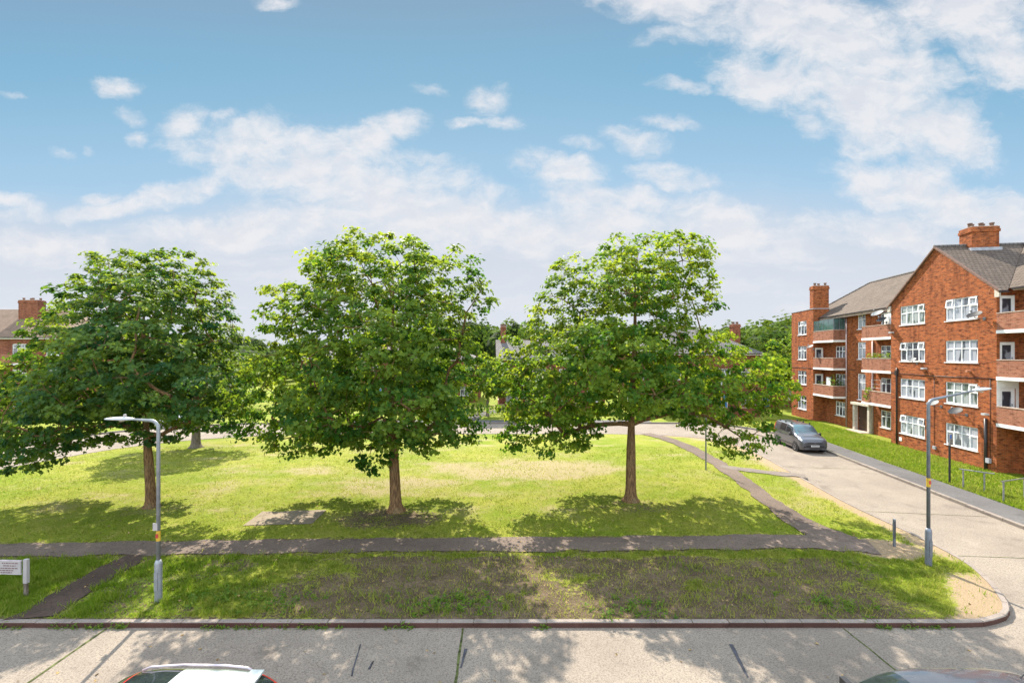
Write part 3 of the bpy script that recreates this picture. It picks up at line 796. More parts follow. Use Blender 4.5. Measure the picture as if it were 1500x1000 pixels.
LA = px_lobes([(218, 412, 58, 42, 0, 1.5), (150, 438, 62, 40, .3), (285, 430, 46, 40, 0), (118, 490, 66, 42, 0), (114, 452, 36, 26, .4), (186, 398, 58, 30, -.3), (250, 395, 50, 30, .3), (82, 525, 50, 36, .5), (228, 485, 95, 56, 0, 1.6), (312, 490, 38, 48, 0),
    (75, 560, 74, 50, 0), (180, 570, 105, 52, 0, 1.5), (288, 570, 56, 52, .2), (28, 615, 62, 52, -.3), (115, 620, 66, 40, .2), (-38, 640, 52, 48, -.6), (235, 632, 46, 24, 0), (318, 606, 34, 34, .3), (35, 668, 40, 24, -.8),
    (190, 520, 90, 52, -3.0), (120, 570, 70, 46, -2.9), (250, 570, 66, 46, -3.0), (60, 630, 60, 40, -2.0), (220, 530, 80, 50, 3.2), (150, 580, 70, 40, 3.1), (270, 580, 50, 40, 3.0), (205, 440, 70, 46, -2.0), (225, 450, 70, 44, 2.0)], 'A')
LC = px_lobes([(968, 383, 66, 42, 0, 1.5), (900, 408, 62, 48, .2), (1012, 425, 42, 44, 0), (1000, 375, 44, 30, 0), (850, 448, 54, 46, 0), (862, 408, 44, 38, .5), (826, 432, 40, 34, -.4), (905, 375, 40, 28, -.5), (800, 470, 36, 36, .4), (930, 462, 80, 50, 0, 1.6), (818, 515, 66, 52, 0),
    (785, 578, 46, 56, 0), (895, 565, 105, 46, 0, 1.4), (1000, 560, 70, 46, .1), (1088, 552, 66, 42, 0), (1128, 572, 34, 34, -.3), (1085, 632, 42, 36, -.8), (812, 640, 40, 32, -.5), (850, 622, 38, 34, .5), (757, 632, 24, 30, -.2), (1018, 600, 54, 28, -.6), (790, 508, 50, 40, .3), (758, 548, 34, 36, 0), (852, 502, 60, 40, .9), (942, 512, 70, 44, -.9), (1012, 522, 60, 36, 0), (1060, 530, 50, 34, .9), (1108, 560, 50, 36, -.9), (1040, 572, 52, 34, -1.6), (1122, 548, 40, 30, 1.3), (762, 598, 34, 34, .7), (800, 600, 50, 40, -1.2), (820, 388, 8, 8, .3),
    (880, 520, 90, 50, -3.0), (960, 570, 70, 38, -3.2), (830, 580, 50, 44, -2.6), (900, 520, 80, 50, 3.2), (980, 560, 60, 40, 3.2), (840, 580, 56, 40, 3.0), (930, 420, 64, 46, -2.0), (940, 420, 60, 44, 2.1), (1040, 500, 34, 20, .4)], 'C')
GRP = 'broad trees lined up on the lawn'
make_tree('broadleaf_tree', 'broad dark green tree, leftmost on the lawn, its trunk behind a street lamp', 'tree', TREES['A'], LA, 800, 57, .215, 2.6, 11.3, M['leafC'], M['bark'], 21, (-.5, 0), group=GRP)
make_tree('broadleaf_tree', 'tall full round tree in the middle of the lawn beside the bare concrete pad', 'tree', TREES['B'], LB, 850, 54, .252, 2.6, 12.0, M['leafA'], M['bark'], 22, (-.3, .1), group=GRP)
make_tree('broadleaf_tree', 'bright green open crowned tree on the lawn nearest the footpath junction', 'tree', TREES['C'], LC, 930, 48, .25, 3.0, 12.3, M['leafB'], M['bark'], 23, (.15, 0), group=GRP)
LD = [(0, 0, 6.6, 2.2, 2.2, 1.6), (-1.6, .3, 5.0, 2.2, 2.2, 1.6), (1.6, -.3, 5.0, 2.3, 2.2, 1.6), (0, 1.5, 4.6, 2.6, 2.0, 1.4), (0, -1.5, 4.4, 2.6, 1.8, 1.3), (-2.2, 0, 3.6, 2.0, 1.8, 1.0), (2.6, 0, 3.6, 2.0, 1.8, 1.0)]
make_tree('broadleaf_tree', 'smaller grey trunked tree at the back of the lawn behind the leftmost tree', 'tree', TREES['D'], LD, 200, 75, .30, 2.3, 8.2, M['leafA'], M['bark_grey'], 31, leaf=.19, clus_r=.7)
def small_lobes(h, r, seed):
    rg = random.Random(seed); res = [(0, 0, h*.72, r*.75, r*.75, h*.22)]
    for k in range(6):
        a = k*1.05+rg.random(); q = r*.5
        res.append((q*math.cos(a), q*math.sin(a), h*rg.uniform(.42, .66), r*rg.uniform(.5, .7), r*rg.uniform(.5, .7), h*rg.uniform(.13, .2)))
    return res
FG = 'trees beyond the far road'
for i, (px, d, h, r, lab, lm) in enumerate([
    (714, 51.0, 7.2, 2.6, 'small tree on the far verge between the two tallest lawn trees', 'leafB'),
    (1148, 60.0, 10.0, 3.4, 'leafy tree against the far left end of the brick apartment block', 'leafB'),
    (1128, 72.0, 10.6, 3.8, 'rounded tree just right of the far grey roofed house', 'leafW'),
    (640, 56.0, 8.0, 3.0, 'bushy tree beyond the far road behind the middle lawn tree', 'leafA'),
    (470, 58.0, 7.0, 3.0, 'low spreading tree beyond the far road left of the middle trunk', 'leafA'),
    (800, 70.0, 9.0, 3.4, 'tree rising behind the gabled far house', 'leafW'), (772, 53.5, 6.6, 2.5, 'bushy light green tree in front of the gabled far house', 'leafB'), (1020, 50.5, 5.2, 2.4, 'low leafy tree in front of the grey roofed far house', 'leafA'), (352, 60.0, 7.5, 3.2, 'broad tree beyond the far road seen left of the middle lawn tree', 'leafA')]):
    make_tree('broadleaf_tree', lab, 'tree', (GX(px, d), d), small_lobes(h, r, i), 90, 70, .16, 1.9, h, M[lm], M['bark_grey'], 50+i, leaf=.30, clus_r=.85, group=FG)

def woodland():
    rng = np.random.default_rng(5)
    Ps = []; Ns = []; core = MB(); vs = []
    for i in range(330):
        d = rng.uniform(105, 190); x = (rng.uniform(-.32, .78) if i < 230 else rng.uniform(-1.25, -.3))*d
        if i < 40: d = rng.uniform(84, 110); x = rng.uniform(.42, .66)*d
        h = rng.uniform(10.5, 14.5)+(d-105)*.035+2.0*math.sin(x*.07+d*.02)-(3.0 if x < -.3*d else 0); r = rng.uniform(3.5, 6.5); rz = h*.42
        c = np.array([x, d, h-rz])
        n = 420
        dv = rng.normal(size=(n, 3)); dv /= np.linalg.norm(dv, axis=1, keepdims=True)
        dv[:, 1] = -np.abs(dv[:, 1])*np.where(rng.random(n) < .75, 1, -1)
        lump = 1+.22*np.sin(dv[:, 0]*6+i)*np.cos(dv[:, 2]*5+i*2)
        p = c+dv*np.array([r, r, rz])*(lump*rng.uniform(.86, 1.04, n))[:, None]
        ok = p[:, 2] > .3
        Ps.append(p[ok]); Ns.append((dv+rng.normal(size=(n, 3))*.45+np.array([0, 0, .4]))[ok]); vs.append(np.clip(.45+rng.normal()*.22+rng.normal(size=n)*.16+dv[:, 2]*.15, 0, 1)[ok])
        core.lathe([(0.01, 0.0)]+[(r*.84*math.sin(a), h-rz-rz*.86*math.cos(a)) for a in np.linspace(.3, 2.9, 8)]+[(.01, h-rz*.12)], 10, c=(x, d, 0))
    P = np.concatenate(Ps); N = np.concatenate(Ns); V = np.concatenate(vs)
    o = leaf_cloud('woodland', P, N, rng.uniform(.5, 1.05, len(P)), V, M['leafW'], None, rng, np.array([(-.5, 0, 0), (.5, .1, .1), (.35, .9, 0), (-.4, .8, .15)]), [[0, 1, 2, 3]])
    tag(o, 'dense green woodland filling the horizon behind the far roofs', 'woodland', kind='stuff')
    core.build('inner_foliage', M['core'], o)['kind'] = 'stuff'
woodland()

# ------------------------------------------------------------------ grass blades
def in_island(x, y): return (x > interp(LE, y)+.2) & (x < interp(RE, y)-.2) & (y > 11.82) & (y < 39.3)
def grass():
    rng = np.random.default_rng(3)
    def sample(n, d0, d1, pw):
        d = d0+(d1-d0)*rng.random(n)**pw
        x = rng.uniform(-1.16, 1.16, n)*d
        return x, d
    x1, y1 = sample(210000, 11.8, 16.2, 1.0); x2, y2 = sample(190000, 16.2, 34, 1.5)
    x = np.concatenate([x1, x2]); y = np.concatenate([y1, y2])
    ok = in_island(x, y)
    for pl, w in ((PATH, .55), (DIAG, .46), (SPUR, .42), (SOILP, .46)): ok &= dist_poly(x, y, pl) > w+rng.normal(size=len(x))*.09+(fbm(x*1.5, y*1.5, 91, 2)-.5)*.22
    px0, px1 = min(p[0] for p in pd)-.05, max(p[0] for p in pd)+.05; py0, py1 = min(p[1] for p in pd), max(p[1] for p in pd)
    ok &= ~((x > px0) & (x < px1) & (y > py0) & (y < py1))
    x = x[ok]; y = y[ok]
    soil, gravel, dry, lush = masks(x, y)
    nz = fbm(x*2.3, y*2.9, 41, 3)
    cover = 1-sst(.30, .62, soil+(nz-.5)*1.1)*.86; cover *= 1-sst(.3, .6, gravel+(nz-.5)*.6)*.97; cover *= 1-.35*sst(.4, .9, dry)
    keep = rng.random(len(x)) < cover
    x, y, dry, lush, nz, soil = x[keep], y[keep], dry[keep], lush[keep], nz[keep], soil[keep]
    n = len(x)
    h = rng.uniform(.024, .06, n)*(1+.7*lush)*(.75+.7*nz)*np.where(y < 16, 1.25, .85)*(.45+2.0*fbm(x*4.3, y*4.9, 63, 2)**2*1.4); w = rng.uniform(.009, .017, n)*(1+(y-12)/22)
    a = rng.uniform(0, 2*np.pi, n); lean = rng.uniform(.2, 1.0, n)*h; la = rng.uniform(0, 2*np.pi, n)
    z0 = .0
    V = np.zeros((n, 3, 3))
    V[:, 0] = np.stack([x-np.cos(a)*w, y-np.sin(a)*w, np.full(n, z0-.02)], 1)
    V[:, 1] = np.stack([x+np.cos(a)*w, y+np.sin(a)*w, np.full(n, z0-.02)], 1)
    V[:, 2] = np.stack([x+np.cos(la)*lean, y+np.sin(la)*lean, z0+h], 1)
    var = np.clip(.38+(nz-.5)*.7+rng.normal(size=n)*.2+.45*dry-.4*lush+.25*sst(.3, .7, soil), 0, 1)
    o = raw_mesh('grass', V.reshape(-1, 3), np.arange(3*n), np.arange(n)*3, None, M['blade'], attrs={'var': np.repeat(var, 3)})
    tag(o, 'short mown grass growing over the lawn and the verge beside the kerb', 'grass', kind='stuff')
    # right-hand lawn in front of the apartment block
    m = 60000
    d = 14+rng.random(m)*34; xx = RK(d)+1.75+rng.random(m)**1.3*6.0
    ok = xx < 23.7+.147*d+np.where(d > 43.6, 0, 0)
    d, xx = d[ok], xx[ok]; m = len(d)
    h = rng.uniform(.05, .16, m); w = rng.uniform(.014, .028, m); a = rng.uniform(0, 2*np.pi, m); la = rng.uniform(0, 2*np.pi, m); le = h*rng.uniform(.2, .9, m)
    V = np.zeros((m, 3, 3))
    V[:, 0] = np.stack([xx-np.cos(a)*w, d-np.sin(a)*w, np.zeros(m)-.01], 1); V[:, 1] = np.stack([xx+np.cos(a)*w, d+np.sin(a)*w, np.zeros(m)-.01], 1)
    V[:, 2] = np.stack([xx+np.cos(la)*le, d+np.sin(la)*le, h], 1)
    var = np.clip(.2+rng.normal(size=m)*.18+(fbm(xx, d, 77, 3)-.5)*.6, 0, 1)
    o = raw_mesh('grass', V.reshape(-1, 3), np.arange(3*m), np.arange(m)*3, None, M['blade'], attrs={'var': np.repeat(var, 3)})
    tag(o, 'longer bright grass growing in front of the brick apartment block', 'grass', kind='stuff')
    # weeds along the gutter and lush tufts on the verge
    T = []
    for k in range(900):
        if k < 560:
            x = rng.uniform(-15, 11); y = KN-.03+rng.normal()*.03; z = -.12; hh = rng.uniform(.02, .11)
            if fbm(np.array([x*1.1]), np.array([3.0]), 8, 3)[0] < .52: continue
        else:
            cx, cy = [(-2.1, 12.4), (-1.2, 12.6), (-6.2, 12.5), (3.2, 12.3), (-8.3, 12.9), (8.6, 12.4)][k % 6]
            x = cx+rng.normal()*.45; y = cy+rng.normal()*.28; z = .0; hh = rng.uniform(.05, .16)
        T.append((x, y, z, hh))
    T = np.array(T); rep = 7; Tn = np.repeat(T, rep, 0); n = len(Tn)
    P = Tn[:, :3]+np.stack([rng.normal(size=n)*.03, rng.normal(size=n)*.02, np.abs(rng.normal(size=n))*Tn[:, 3]*.6], 1)
    Nn = np.stack([rng.normal(size=n)*.5, rng.normal(size=n)*.5-.3, np.ones(n)], 1)
    o = leaf_cloud('weeds', P, Nn, Tn[:, 3]*rng.uniform(.5, 1.0, n), np.clip(rng.normal(size=n)*.25+.45, 0, 1), M['weed'], None, rng, np.array([(-.16, 0, 0), (.16, 0, 0), (.12, .7, .1), (0, 1, 0), (-.12, .7, .1)]), [[0, 1, 2, 3, 4]])
    tag(o, 'green weeds sprouting in the gutter along the kerb and in tufts on the verge', 'weeds', kind='stuff')
grass()
def litter():
    rng = np.random.default_rng(77); n = 900
    x = np.concatenate([rng.normal(TREES[k][0], 4.2, n//3) for k in 'ABC']); y = rng.uniform(11.75, 23, len(x))
    road = rng.random(len(x)) < .07; y = np.where(road, rng.uniform(9.2, 11.6, len(x)), y)
    ok = np.where(road, True, in_island(x, y)); x, y, road = x[ok], y[ok], road[ok]
    P = np.stack([x, y, np.where(road, -.108, .045)], 1)
    N = np.stack([rng.normal(size=len(x))*.3, rng.normal(size=len(x))*.3, np.ones(len(x))], 1)
    o = leaf_cloud('leaf_litter', P, N, rng.uniform(.035, .085, len(x)), rng.random(len(x)), M['litter'], None, rng)
    tag(o, 'scattered dry fallen leaves on the grass and road under the lawn trees', 'fallen leaves', kind='stuff')
litter()

# ------------------------------------------------------------------ walls, windows, doors
def wall(mb, O, U, N, u0, u1, z0, z1, holes=(), reveal=.12):
    """one wall face with openings; N points outwards; holes: (u0,u1,z0,z1)"""
    us = sorted({u0, u1, *[h[0] for h in holes], *[h[1] for h in holes]}); zs = sorted({z0, z1, *[h[2] for h in holes], *[h[3] for h in holes]})
    def P(u, n, z): return (O[0]+U[0]*u+N[0]*n, O[1]+U[1]*u+N[1]*n, z)
    flip = (U[0]*N[1]-U[1]*N[0]) > 0
    def quad(a, b, c, d):
        mb.poly([d, c, b, a] if flip else [a, b, c, d])
    for a, b in zip(us[:-1], us[1:]):
        for c, d in zip(zs[:-1], zs[1:]):
            m = ((a+b)/2, (c+d)/2)
            if any(h[0] < m[0] < h[1] and h[2] < m[1] < h[3] for h in holes): continue
            quad(P(a, 0, c), P(b, 0, c), P(b, 0, d), P(a, 0, d))
    for h in holes:
        a, b, c, d = h; r = -reveal
        quad(P(a, 0, c), P(a, 0, d), P(a, r, d), P(a, r, c)); quad(P(b, 0, d), P(b, 0, c), P(b, r, c), P(b, r, d))
        quad(P(a, 0, d), P(b, 0, d), P(b, r, d), P(a, r, d)); quad(P(b, 0, c), P(a, 0, c), P(a, r, c), P(b, r, c))

def window(parent, O, U, N, h, lights=4, pane='pane', transom=.64, opened=(), sill=True, setback=.05, th=.055, plain=False):
    a, b, c, d = h; mb = MB()
    n1 = -setback; n0 = n1-.06
    def bx(u0, u1, z0, z1, p=0.0): mb.obox(O, U, N, u0, u1, n0, n1+p, z0, z1)
    bx(a, b, c, c+th); bx(a, b, d-th, d); bx(a, a+th, c+th, d-th); bx(b-th, b, c+th, d-th)
    w = (b-a-2*th)/lights; zt = c+(d-c)*transom
    for k in range(1, lights): bx(a+th+w*k-.022, a+th+w*k+.022, c+th, d-th, .004)
    if transom < .95:
        for k in range(lights): bx(a+th+w*k+.022*(k > 0), a+th+w*(k+1)-.022*(k < lights-1), zt-.022, zt+.022, .002)
    if not plain:        # opening sashes with their own thicker frame
        for k in {0, lights-1}:
            u0 = a+th+w*k+.022*(k > 0); u1 = a+th+w*(k+1)-.022*(k < lights-1); z0 = c+th; z1 = (zt if transom < .95 else d-th)-.022
            for r in ((u0, u1, z0, z0+.04), (u0, u1, z1-.04, z1), (u0, u0+.04, z0+.04, z1-.04), (u1-.04, u1, z0+.04, z1-.04)): bx(*r, .018)
    for k in opened:      # top-hung fanlights pushed open
        u0 = a+th+w*k+.02; u1 = a+th+w*(k+1)-.02; zt0 = d-th-.01; L = d-th-zt
        def Q(u, t, off): return (O[0]+U[0]*u+N[0]*(n1+.03+t*L*.13+off), O[1]+U[1]*u+N[1]*(n1+.03+t*L*.13+off), zt0-t*L*.98)
        for (u, v, s, t) in ((u0, u1, 0, .14), (u0, u1, .86, 1), (u0, u0+.045, .14, .86), (u1-.045, u1, .14, .86)):
            vs = [Q(u, s, 0), Q(v, s, 0), Q(v, t, 0), Q(u, t, 0), Q(u, s, .035), Q(v, s, .035), Q(v, t, .035), Q(u, t, .035)]
            mb.add(vs, [(0,1,2,3),(7,6,5,4),(0,4,5,1),(1,5,6,2),(2,6,7,3),(3,7,4,0)])
    o = mb.build('window', M['white'], parent)
    pm = MB()
    zz = n1-.028
    for k in range(lights):
        u0 = a+th+w*k; u1 = u0+w
        parts = [(c+th, zt), (zt, d-th)] if transom < .95 else [(c+th, d-th)]
        for z0, z1 in parts: pm.obox(O, U, N, u0, u1, zz-.01, zz, z0, z1)
    pm.build('pane', M[pane], o)
    if sill:
        s = MB(); s.obox(O, U, N, a-.05, b+.05, -setback-.005, .055, c-.05, c-.003); s.build('sill', M['white'], o)
    return o
def door(parent, O, U, N, h, mat, glazed=True, frame=True):
    a, b, c, d = h; mb = MB()
    n1 = -.05; n0 = -.11
    for r in ((a, b, d-.07, d), (a, a+.07, c, d-.07), (b-.07, b, c, d-.07)): mb.obox(O, U, N, r[0], r[1], n0, n1, r[2], r[3])
    o = mb.build('door', M['white'] if frame else mat, parent)
    lf = MB()
    u0, u1, z0, z1 = a+.07, b-.07, c+.02, d-.07
    if glazed:
        for r in ((u0, u1, z0, z0+.22), (u0, u1, z1-.1, z1), (u0, u0+.09, z0+.22, z1-.1), (u1-.09, u1, z0+.22, z1-.1)): lf.obox(O, U, N, r[0], r[1], n0+.01, n1-.015, r[2], r[3])
        lf.build('leaf', mat, o)
        p = MB(); p.obox(O, U, N, u0+.09, u1-.09, n0+.02, n1-.035, z0+.22, z1-.1); p.build('pane', M['pane_dark'], o)
    else:
        lf.obox(O, U, N, u0, u1, n0+.01, n1-.015, z0, z1); lf.build('leaf', mat, o)
    hd = MB(); hd.obox(O, U, N, u1-.08, u1-.05, n1-.015, n1+.03, c+.98, c+1.1); hd.build('handle', M['galv'], o)
    return o

# ------------------------------------------------------------------ the brick apartment block on the right
S = lambda d: 1.01075*d
BLK = thing('apartment_building', 'four storey orange brick apartment block with front gable and brick balconies beside the road', 'building', (23.77, 0, 0), -math.atan(.147))
FL = [0.05, 2.70, 5.35, 8.00]; EZ = 10.55; RZ = 13.9
Ux, Uy = (1, 0), (0, 1)
G0, G1, GC = S(26.5), S(35.5), S(31.0)
W0, W1 = S(47.35), S(52.2); B1 = S(43.6); B2 = S(39.2); K = 1.1
END0 = S(13.0)
wm = MB()
OUTX = (-1, 0)       # outward from the front, towards the road
# gable front
gh = []
for r in range(4):
    z = FL[r]+.90
    gh += [(S(27.75), S(30.22), z, z+1.38), (S(32.02), S(34.5), z, z+1.38)]
wall(wm, (0, 0), Uy, OUTX, G0, G1, 0, EZ, gh)
wm.poly([(0, G1, EZ), (0, G0, EZ), (0, GC, RZ-.03)])
# sides of the gable wing
drs = [(.16, .94, FL[r]+.13, FL[r]+2.1) for r in (1, 2, 3)]
wall(wm, (0, G0), Ux, (0, -1), 0, K, 0, EZ, drs); wall(wm, (0, G1), Ux, (0, 1), 0, K, 0, EZ)
# main wall left of the gable
mh = []
for r in range(4): mh.append((S(36.85), S(38.6), FL[r]+(.72 if r == 0 else .85), FL[r]+2.12))
stair = [(S(40.65), S(41.8), 2.74, 5.05), (S(40.65), S(41.8), 6.33, 7.85), (S(40.65), S(41.8), 9.0, 10.3)]
mh += stair
entr = (S(39.95), S(41.75), 0.05, 2.25)
mh.append(entr)
for r in range(4): mh.append((S(43.75), S(45.4), FL[r]+.85, FL[r]+2.2))
wall(wm, (K, 0), Uy, OUTX, G1, W0, 0, EZ, mh)
# right of the gable (mostly beyond the frame)
rh = [(S(23.9), S(25.5), FL[r]+.85, FL[r]+2.2) for r in range(4)] + [(S(19.6), S(20.8), FL[r]+.95, FL[r]+2.2) for r in range(4)]
wall(wm, (K, 0), Uy, OUTX, END0, G0, 0, EZ, rh)
# far wing with flat parapet
wh = [(S(48.78), S(50.7), FL[r]+.87, FL[r]+2.32) for r in range(4)]
wall(wm, (0, 0), Uy, OUTX, W0, W1, 0, 11.4, wh)
wall(wm, (0, W0), Ux, (0, -1), 0, 1.5, 0, 11.4, drs); wall(wm, (0, W1), Ux, (0, 1), 0, 1.5, 0, 11.4)
wm.poly([(1.5, W0, EZ-.3), (1.5, W1, EZ-.3), (1.5, W1, 11.4), (1.5, W0, 11.4)])
# rest of the block
BK = 9.1
wall(wm, (BK, 0), Uy, (1, 0), END0, S(51.2), 0, EZ); wall(wm, (0, S(51.2)), Ux, (0, 1), 1.5, BK, 0, EZ); wall(wm, (0, END0), Ux, (0, -1), K, BK, 0, EZ)
wm.build('wall', M['brick'], BLK)
cp = MB(); cp.box(-.04, 1.54, W0-.04, W1+.04, 11.4, 11.47); cp.build('parapet_coping', M['lead'], BLK)
# openings
for i, h in enumerate(gh):
    r = i//2
    op = {0: (), 1: (0, 3), 2: (3,), 3: (), 4: (), 5: (0, 3), 6: (0, 3), 7: (3,)}[i]
    window(BLK, (0, 0), Uy, OUTX, h, 4, ['pane', 'pane', 'pane_green', 'pane', 'pane', 'pane_dark', 'pane', 'pane_green'][i], .62, tuple(3-k for k in op))
for h in mh[:4]: window(BLK, (K, 0), Uy, OUTX, h, 3, 'pane_dark', .66)
for h in stair: window(BLK, (K, 0), Uy, OUTX, h, 2, 'pane', .66, plain=True)
for h in mh[8:]: window(BLK, (K, 0), Uy, OUTX, h, 3, 'pane_dark', .66)
for h in wh: window(BLK, (0, 0), Uy, OUTX, h, 3, 'pane_dark', .68, opened=(1,) if h[2] > 8 else ())
for h in rh: window(BLK, (K, 0), Uy, OUTX, h, 3, 'pane', .66)
for j, h in enumerate(drs):
    door(BLK, (0, G0), Ux, (0, -1), h, [M['white'], M['white'], M['white']][j])
    door(BLK, (0, W0), Ux, (0, -1), h, M['white'])
# main entrance with pale surround
door(BLK, (K, 0), Uy, OUTX, entr, M['door_brown'], glazed=False, frame=False)
es = MB(); a, b, c, d = entr
es.obox((K, 0), Uy, OUTX, a-.30, a-.02, -.02, .28, 0, d+.05); es.obox((K, 0), Uy, OUTX, b+.02, b+.30, -.02, .28, 0, d+.05); es.obox((K, 0), Uy, OUTX, a-.42, b+.42, -.02, .40, d+.05, d+.25)
es.build('door_surround', M['stone'], BLK)
st = MB(); st.obox((K, 0), Uy, OUTX, a-.25, b+.25, .0, .9, -.02, .06); st.build('doorstep', M['coping'], BLK)
# balconies
def balcony(y0, y1, floor, side0, side1):
    p = MB(); t = .11; z0 = floor+.12; z1 = floor+1.06
    p.box(0.0, t, y0, y1, z0, z1)
    if side0: p.box(t, K-.002, y0, y0+t, z0, z1)
    if side1: p.box(t, K-.002, y1-t, y1, z0, z1)
    o = p.build('balcony', M['brick_pink'], BLK)
    c = MB(); c.box(-.02, t+.02, y0-.0, y1+.0, z1, z1+.05)
    if side0: c.box(t+.02, K-.002, y0-.02, y0+t+.02, z1, z1+.05)
    c.build('coping', M['coping'], o)
    s = MB(); s.box(-.035, K-.003, y0+.003 if not side0 else y0-.03, y1-.003, floor-.07, floor+.115); s.build('slab', M['white_wall'], o)
    return o
for r in (1, 2, 3):
    balcony(B1, W0-.002, FL[r], True, False); balcony(G1+.002, B2, FL[r], False, True); balcony(S(22.6), G0-.002, FL[r], True, False)
wp = MB(); wp.box(.0, .155, G0-.012, G0-.003, FL[1]+.12, FL[2]-.08); wp.box(.945, K-.004, G0-.012, G0-.003, FL[1]+.12, FL[2]-.08); wp.box(.155, .945, G0-.012, G0-.003, FL[1]+2.105, FL[2]-.08); wp.box(K-.012, K-.004, S(22.6), G0-.02, FL[1]+.12, FL[1]+.84)
wp.build('painted_wall', M['white_wall'], BLK)
# roofs
RX = 5.1; ex = .55; ez = EZ-.05
sl = (RZ-ez)/(RX-ex)
rm = MB()
y0, y1 = END0-.35, S(51.2)+.35; hipx = RX-ex
ln = math.hypot(RX-ex, RZ-ez)
bx_ = 2*RX-ex
rm.poly([(ex, y1, ez), (ex, y0, ez), (RX, y0, RZ), (RX, y1-hipx, RZ)], [(y1, 0), (y0, 0), (y0, ln), (y1-hipx, ln)])
rm.poly([(bx_, y0, ez), (bx_, y1, ez), (RX, y1-hipx, RZ), (RX, y0, RZ)], [(y0, 0), (y1, 0), (y1-hipx, ln), (y0, ln)])
rm.poly([(bx_, y1, ez), (ex, y1, ez), (RX, y1-hipx, RZ)], [(bx_, 0), (ex, 0), (RX, ln)])
# gable wing roof, meeting the main slope in valleys
hw = (G1-G0)/2+.30; gz = RZ-.0; gsl = (RZ-EZ)/((G1-G0)/2); ge = RZ-gsl*hw; gl = math.hypot(hw, RZ-ge)
xv = RX-(RZ-ge)/sl
fx = -.12
for sg in (-1, 1):
    pts = [(fx, GC+sg*hw, ge+.03), (xv, GC+sg*hw, ge+.03), (RX, GC, RZ+.03), (fx, GC, RZ+.03)]
    uv = [(fx, 0), (xv, 0), (RX, gl), (fx, gl)]
    if sg > 0: pts = pts[::-1]; uv = uv[::-1]
    rm.poly(pts, uv)
roof = rm.build('roof', M['tile'], BLK)
# verge tiles along the gable, ridge tiles, gutters
vg = MB()
for sg in (-1, 1):
    a = (fx-.0, GC+sg*hw, ge); b = (fx, GC, RZ)
    for (x0, x1, dz0, dz1) in ((fx-.03, fx+.12, -.07, .045),):
        vs = [(x0, a[1], a[2]+dz0), (x1, a[1], a[2]+dz0), (x1, a[1], a[2]+dz1), (x0, a[1], a[2]+dz1), (x0, b[1], b[2]+dz0), (x1, b[1], b[2]+dz0), (x1, b[1], b[2]+dz1), (x0, b[1], b[2]+dz1)]
        vg.add(vs, [(0,1,2,3),(7,6,5,4),(0,4,5,1),(1,5,6,2),(2,6,7,3),(3,7,4,0)])
vg.build('verge', M['verge'], roof)
rt = MB(); rt.tube([(RX, y0, RZ+.02), (RX, y1-hipx, RZ+.02)], .10, 8); rt.tube([(fx, GC, RZ+.05), (RX, GC, RZ+.05)], .10, 8)
rt.tube([(RX, y1-hipx, RZ+.02), (ex, y1, ez+.02)], .09, 8)
rt.build('ridge_tile', M['tile_grey'], roof)
gt = MB(); gt.box(ex-.10, ex+.02, G1+.35, y1-3.2, ez-.10, ez-.01); gt.build('gutter', M['dark_pipe'], roof); gt = MB(); gt.box(ex-.10, ex+.02, y0, G0-.35, ez-.10, ez-.01)
gt.build('gutter', M['dark_pipe'], roof)
for ya, yb in ((GC-hw-.1, GC-hw+.02), (GC+hw-.02, GC+hw+.1)):
    gt = MB(); gt.box(fx, xv, ya, yb, ge-.09, ge+.0); gt.build('gutter', M['dark_pipe'], roof)
sf = MB(); sf.box(ex, K-.003, G1+.35, W0-.003, ez-.16, ez-.105); sf.box(ex, K-.003, y0, G0-.35, ez-.16, ez-.105); sf.box(ex+.03, ex+.05, G1+.35, W0-.01, ez-.30, ez-.161)
sf.build('soffit', M['coping'], roof)
kn = MB()
for sg in (-1, 1):
    ys = sorted((GC+sg*(hw-.32), GC+sg*(hw-.02)))
    kn.box(-.10, -.003, ys[0], ys[1], EZ-.55, EZ-.12)
kn.build('kneeler', M['stone'], roof)
# chimneys
def chimney(x0, x1, y0, y1, z0, z1, npots, mat, parent):
    c = MB(); c.box(x0, x1, y0, y1, z0, z1-.34); c.box(x0-.05, x1+.05, y0-.05, y1+.05, z1-.34, z1-.16); c.box(x0-.02, x1+.02, y0-.02, y1+.02, z1-.16, z1)
    o = c.build('chimney', mat, parent)
    cap = MB(); cap.box(x0+.04, x1-.04, y0+.04, y1-.04, z1, z1+.05); cap.build('cap', M['coping'], o)
    for k in range(npots):
        t = (k+.5)/npots; p = MB()
        cx = x0+(x1-x0)*t; cy = (y0+y1)/2+(.15 if k % 2 else -.15)
        p.lathe([(.12, z1+.05), (.10, z1+.22), (.135, z1+.23), (.135, z1+.31), (.08, z1+.32), (.01, z1+.32)], 10, c=(cx, cy, 0)); p.build('chimney_pot', M['verge'], o)
    return o
ch = chimney(1.72, 3.3, GC-.5, GC+.5, RZ-.5, 15.05, 5, M['brick'], roof)
fsh = MB(); fsh.box(1.62, 3.4, GC-.6, GC+.6, RZ-.62, RZ-.22); fsh.build('flashing', M['lead'], ch)
chimney(.003, 1.47, W0+.02, W0+.75, 11.46, 13.75, 3, M['brick'], BLK)
